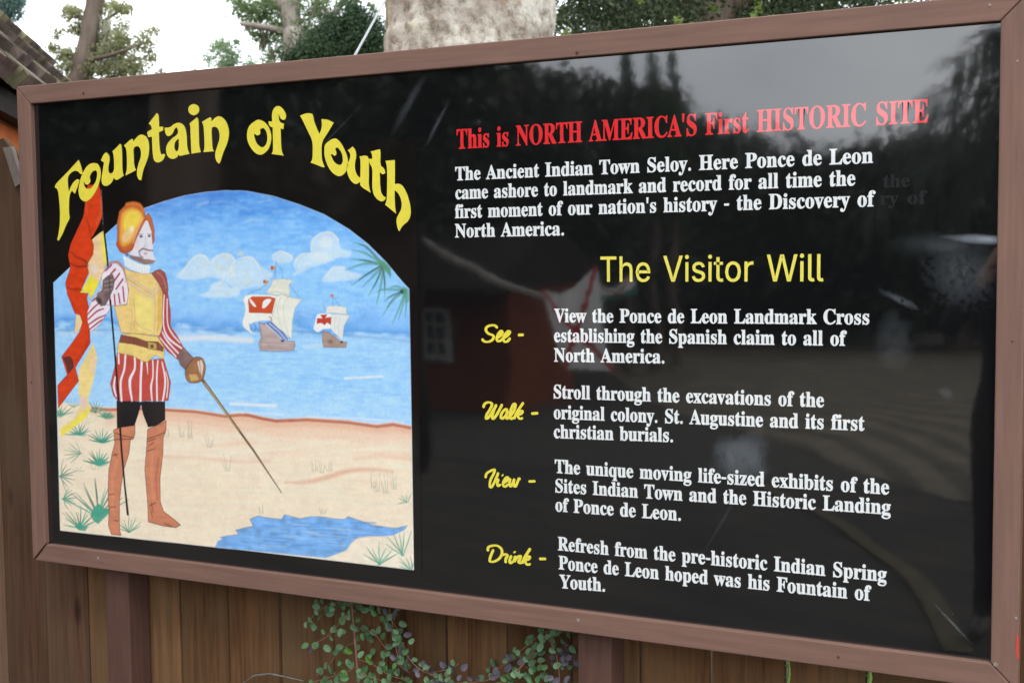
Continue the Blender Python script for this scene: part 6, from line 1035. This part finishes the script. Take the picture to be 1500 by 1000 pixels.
# cabbage palm leaning into the reflection on the right
pb = mirrored(1530, 380, 7.5); g0 = Vector((pb.x, pb.y, 0)); palm = empty('cabbage_palm', g0); tag(palm, 'palm with long drooping fronds seen reflected at the right end of the sign', 'palm', None)
hub = mirrored(1572, 95, 7.5)-g0; bm = bmesh.new(); add_tube(bm, [Vector((.1, .1, -.1)), Vector((hub.x*.3, hub.y*.3, hub.z*.5)), hub], [.17, .14, .13], 12, .08); bm_obj('trunk', bm, BARK, palm, True)
M_FR = LF('palm_frond_green', (.012, .026, .012, 1), (.03, .05, .025, 1), .1)
TIPS = [(1395, 100), (1350, 150), (1318, 205), (1285, 250), (1270, 305), (1325, 345), (1385, 350), (1430, 400), (1490, 430), (1560, 440), (1640, 400), (1730, 330), (1780, 230), (1760, 110), (1700, 20), (1440, 60), (1340, 255), (1410, 270)]
for k, (tx, ty) in enumerate(TIPS):
    bm = bmesh.new(); dd = 7.5+R_.uniform(-.7, .7); hx, hy = 1572, 95
    mid = ((hx+tx)/2+R_.uniform(-10, 10), (hy+ty)/2-R_.uniform(18, 45)); P_ = [mirrored(hx, hy, 7.5)-g0, mirrored(*mid, (7.5+dd)/2)-g0, mirrored(tx, ty, dd)-g0]
    pts = [Vector(q) for q in curve_pts([tuple(p) for p in P_], 9)]; n_ = len(pts)-1; add_tube(bm, pts, [.014*(1-.8*i/n_) for i in range(n_+1)], 4)
    for i in range(2, n_):
        for sd_ in (-1, 1):
            for u_ in (0, .5):
                if R_.random() < .12: continue
                p = pts[i].lerp(pts[i+1], u_); t = (pts[i+1]-pts[i-1]).normalized(); side = t.cross(Vector((0, 1, 0))).normalized()*sd_
                dr = (side*R_.uniform(.35, .6)+t*.75+Vector((0, R_.uniform(-.3, .3), -.28))).normalized(); L_ = R_.uniform(.26, .42)*(1.1-.6*i/n_); w = t*.011
                m_ = p+dr*L_*.55; q = p+dr*L_+Vector((0, 0, -.06)); wv = w*1.2
                a_, b_, c_, d_2, e_ = [bm.verts.new(v) for v in (p-w*.6, p+w*.6, m_+wv, m_-wv, q)]
                bm.faces.new((a_, b_, c_, d_2)); bm.faces.new((d_2, c_, e_))
    bm_obj('frond', bm, M_FR, palm)
# orange cottage across the yard
c0 = mirrored(690, 400, 13.0); g0 = Vector((c0.x, c0.y, 0)); cot = empty('orange_cottage', g0, math.radians(8)); tag(cot, 'low orange cottage with dark roof and a paned window, seen reflected left of the text', 'building')
bm = bmesh.new(); add_box(bm, -1.6, .42, -1.3, 0, 0, 1.45); bm_obj('wall', bm, noisy('cottage_orange', (.15, .034, .014, 1), (.20, .05, .02, 1), 4, .9, .3), cot)
bm = bmesh.new(); vs = [[bm.verts.new((x, y, z)) for x in (-1.9, .6)] for y, z in ((-1.6, 1.4), (-.6, 1.85), (.6, 1.22), (.6, 1.15), (-1.6, 1.3))]
for i in range(5): bm.faces.new((vs[i][0], vs[i][1], vs[(i+1) % 5][1], vs[(i+1) % 5][0]))
bm.faces.new([v[0] for v in vs]); bm.faces.new([v[1] for v in vs][::-1]); bm_obj('roof', bm, M_DARKW, cot)
def cwin(x0, x1, z0, z1, nx, nz):
    bm = bmesh.new(); f = .05
    # the cottage front that faces the sign is +y
    for a in ((x0, x0+f, z0, z1), (x1-f, x1, z0, z1), (x0+f, x1-f, z0, z0+f), (x0+f, x1-f, z1-f, z1)): add_box(bm, a[0], a[1], 0.001, 0.04, a[2], a[3])
    for i in range(1, nx): xx = x0+(x1-x0)*i/nx; add_box(bm, xx-.012, xx+.012, 0.002, 0.03, z0+f, z1-f)
    for i in range(1, nz): zz_ = z0+(z1-z0)*i/nz; add_box(bm, x0+f, x1-f, 0.0025, 0.0295, zz_-.012, zz_+.012)
    o = bm_obj('window', bm, noisy('window_white', (.5, .5, .48, 1), (.6, .6, .58, 1), 9, .5, 0), cot)
    bm = bmesh.new(); add_box(bm, x0+f*.9, x1-f*.9, 0.001, 0.006, z0+f*.9, z1-f*.9); g = noisy('window_glass_dark', (.02, .025, .03, 1), (.03, .035, .04, 1), 3, .1, 0); bm_obj('pane', bm, g, o)
cwin(-.62, -.28, .42, .95, 2, 3)
# pole and flags
M_POLE = noisy('weathered_flagpole', (.26, .235, .20, 1), (.36, .33, .29, 1), 14, .7, .2)
pp = [mirrored(*q) for q in ((612, 350, 9.2), (660, 380, 9.1), (720, 412, 9.0), (790, 438, 8.9), (860, 455, 8.8))]
g0 = Vector((pp[0].x, pp[0].y, 0)); fp = empty('flagpole', g0); tag(fp, 'pale slanting wooden flagpole seen reflected below the white text', 'flagpole')
bm = bmesh.new(); add_tube(bm, [Vector(q)-g0 for q in curve_pts([tuple(p) for p in pp], 5)], [.016+.016*math.sin(math.pi*i/20) for i in range(21)], 8); bm_obj('pole', bm, M_POLE, fp, True)
bm = bmesh.new(); add_tube(bm, [Vector((0, 0, -.05)), pp[0]-g0+Vector((0, 0, .1))], .04, 8); bm_obj('mast', bm, M_DARKW, fp, True)
def flag(label, corners, d, seed, hasx, mid):
    q = random.Random(seed); P = [mirrored(x, y, d) for x, y in corners]; N = 26; bm = bmesh.new(); uvl = bm.loops.layers.uv.new('UVMap'); gg = {}
    nrm = (P[1]-P[0]).cross(P[3]-P[0]).normalized()
    for i in range(N+1):
        for j in range(N+1):
            u, v = i/N, j/N; p = P[0].lerp(P[1], u).lerp(P[3].lerp(P[2], u), v)+nrm*.05*math.sin(u*9+v*2+seed)+Vector((0, 0, -.10*math.sin(math.pi*u)*(1-v)))
            gg[i, j] = bm.verts.new(p-P[0])
    for i in range(N):
        for j in range(N):
            f = bm.faces.new((gg[i, j], gg[i+1, j], gg[i+1, j+1], gg[i, j+1]))
            for l, (a, b_) in zip(f.loops, ((i, j), (i+1, j), (i+1, j+1), (i, j+1))): l[uvl].uv = (a/N, b_/N)
    m, nt, ln, b = new_mat('flag_cloth')
    tcn = nt.new('ShaderNodeTexCoord'); s = nt.new('ShaderNodeSeparateXYZ'); ln.new(tcn.outputs['UV'], s.inputs[0])
    def M(op, a, b_=None, c_=None):
        n_ = nt.new('ShaderNodeMath'); n_.operation = op
        for i, v in enumerate((a, b_, c_)):
            if v is None: continue
            if isinstance(v, (int, float)): n_.inputs[i].default_value = v
            else: ln.new(v, n_.inputs[i])
        return n_.outputs[0]
    def arm(ax):     # a ragged diagonal bar
        dist = M('ABSOLUTE', M('SUBTRACT', s.outputs[1], ax)); saw = M('MULTIPLY', M('PINGPONG', M('MULTIPLY', s.outputs[0], 1.0), .045), .9)
        return M('LESS_THAN', dist, M('ADD', saw, .045))
    cross = M('MAXIMUM', arm(s.outputs[0]), arm(M('SUBTRACT', 1.0, s.outputs[0])))
    col = mixc(nt, ln, cross, (.88, .87, .85, 1), (.55, .03, .035, 1)) if hasx else mixc(nt, ln, M('GREATER_THAN', s.outputs[1], .62), mixc(nt, ln, cross, (.75, .74, .72, 1), (.5, .04, .04, 1)), (.04, .18, .14, 1))
    ln.new(col, b.inputs['Base Color']); b.inputs['Roughness'].default_value = .85
    tr_ = nt.new('ShaderNodeBsdfTranslucent'); ln.new(col, tr_.inputs['Color']); ms_ = nt.new('ShaderNodeMixShader'); ms_.inputs[0].default_value = .5
    ln.new(b.outputs[0], ms_.inputs[1]); ln.new(tr_.outputs[0], ms_.inputs[2]); ln.new(ms_.outputs[0], nt['Material Output'].inputs['Surface'])
    o = bm_obj('flag', bm, m, None, True); o.location = P[0]; tag(o, label, 'flag', None); return o
flag('white flag with a ragged red diagonal cross, seen reflected beside the text', [(788, 425), (872, 386), (902, 545), (826, 548)], 7.8, 1, True, 0)
flag('second smaller flag, white, red and dark green, behind the white one in the reflection', [(874, 418), (928, 400), (940, 440), (878, 452)], 9.4, 4, False, 0)

# people reflected in the board: one continuous skinned body each --------------
def person(label, foot, h, face_dir, shirt, trousers, hair, pose=0):
    root = empty('person', foot, face_dir); tag(root, label, 'person')
    k = h/1.75; J = {}; E_ = []
    def v(n, p, r, par=None): J[n] = (Vector(p)*k, r*k); E_.append((par, n)) if par else None
    v('pelvis', (0, 0, .95), .14); v('waist', (0, 0, 1.08), .125, 'pelvis'); v('chest', (0, -.01, 1.30), .15, 'waist'); v('neck0', (0, 0, 1.46), .07, 'chest'); v('neck1', (0, -.01, 1.53), .055, 'neck0'); v('head0', (0, -.025, 1.62), .105, 'neck1'); v('head1', (0, -.015, 1.70), .10, 'head0')
    for s, n in ((-1, 'l'), (1, 'r')):
        v('sh'+n, (s*.17, 0, 1.41), .07, 'chest'); el = (s*.27, -.02, 1.13) if pose == 0 else (s*.27, -.10, 1.20); ha = (s*.28, -.10, .88) if pose == 0 else (s*.10, -.26, 1.45)
        v('el'+n, el, .045, 'sh'+n); v('wr'+n, ha, .03, 'el'+n); pal = Vector(ha)+(Vector(ha)-Vector(el)).normalized()*.06; v('pa'+n, pal, .032, 'wr'+n)
        for f in range(4): v('f%d%s' % (f, n), pal+(Vector(ha)-Vector(el)).normalized()*(.07+.012*(f in (1, 2)))+Vector((0, (f-1.5)*.02, 0)), .0085, 'pa'+n)
        v('th'+n, pal+Vector((-s*.02, -.045, .0)), .010, 'pa'+n)
        v('hip'+n, (s*.09, 0, .90), .10, 'pelvis'); v('kn'+n, (s*.10, -.01, .50), .062, 'hip'+n); v('an'+n, (s*.11, .02, .09), .045, 'kn'+n); v('to'+n, (s*.13, -.14, .04), .035, 'an'+n)
    names = list(J); me = bpy.data.meshes.new('body'); me.from_pydata([J[n][0] for n in names], [(names.index(a), names.index(b)) for a, b in E_], []); o = bpy.data.objects.new('body', me); COL.objects.link(o)
    o.modifiers.new('skin', 'SKIN'); ss = o.modifiers.new('sub', 'SUBSURF'); ss.levels = ss.render_levels = 2
    for i, n in enumerate(names): me.skin_vertices[0].data[i].radius = (J[n][1], J[n][1]*(.8 if n in ('chest', 'waist', 'pelvis') else 1))
    me.skin_vertices[0].data[0].use_root = True
    dg = bpy.context.evaluated_depsgraph_get(); m2 = bpy.data.meshes.new_from_object(o.evaluated_get(dg)); bpy.data.objects.remove(o)
    mats = [noisy('skin_tone', (.36, .20, .14, 1), (.42, .25, .18, 1), 20, .5, 0), shirt, trousers, noisy('shoe', (.03, .025, .02, 1), (.05, .04, .03, 1), 20, .5, 0)]
    m2.materials.clear()
    for m in mats: m2.materials.append(m)
    for p in m2.polygons:
        c = p.center/k; p.use_smooth = True
        arm = abs(c.x) > .2 and c.z > .8
        p.material_index = 3 if c.z < .10 else 0 if c.z > 1.50 else (0 if (arm and c.z < 1.02 and pose == 0) or (pose == 1 and c.y < -.265) else 1 if c.z > .93 else 2)
    link('body', m2, None, root)
    bm = bmesh.new(); bmesh.ops.create_uvsphere(bm, u_segments=20, v_segments=12, radius=.114*k, matrix=Matrix.Translation((0, .015*k, 1.685*k))@Matrix.Diagonal((.9, 1.05, 1.0, 1)))
    bmesh.ops.delete(bm, geom=[v_ for v_ in bm.verts if v_.co.z < 1.60*k or (v_.co.y < -.055*k and v_.co.z < 1.735*k)], context='VERTS'); bm_obj('hair', bm, hair, root, True)
    bm = bmesh.new()
    for s in (-1, 1): bmesh.ops.create_uvsphere(bm, u_segments=8, v_segments=6, radius=.011*k, matrix=Matrix.Translation((s*.032*k, -.105*k, 1.655*k)))
    bm_obj('eyes', bm, noisy('eye_dark', (.02, .02, .02, 1), (.03, .03, .03, 1), 20, .2, 0), root)
    bm = bmesh.new(); bmesh.ops.create_cone(bm, cap_ends=True, segments=8, radius1=.016*k, radius2=.007*k, depth=.045*k, matrix=Matrix.Translation((0, -.118*k, 1.63*k))); bm_obj('nose', bm, mats[0], root, True)
    return root
f2 = mirrored(1496, 500, 4.9)
person('visitor in dark clothes, seen reflected at the right edge of the sign', (f2.x, f2.y, 0), 1.78, math.radians(180), noisy('navy_jacket', (.010, .012, .018, 1), (.018, .021, .028, 1), 10, .8, 0), noisy('black_trousers', (.010, .010, .012, 1), (.016, .016, .018, 1), 10, .8, 0), noisy('brown_hair', (.03, .018, .01, 1), (.06, .035, .02, 1), 30, .6, 0), 1)
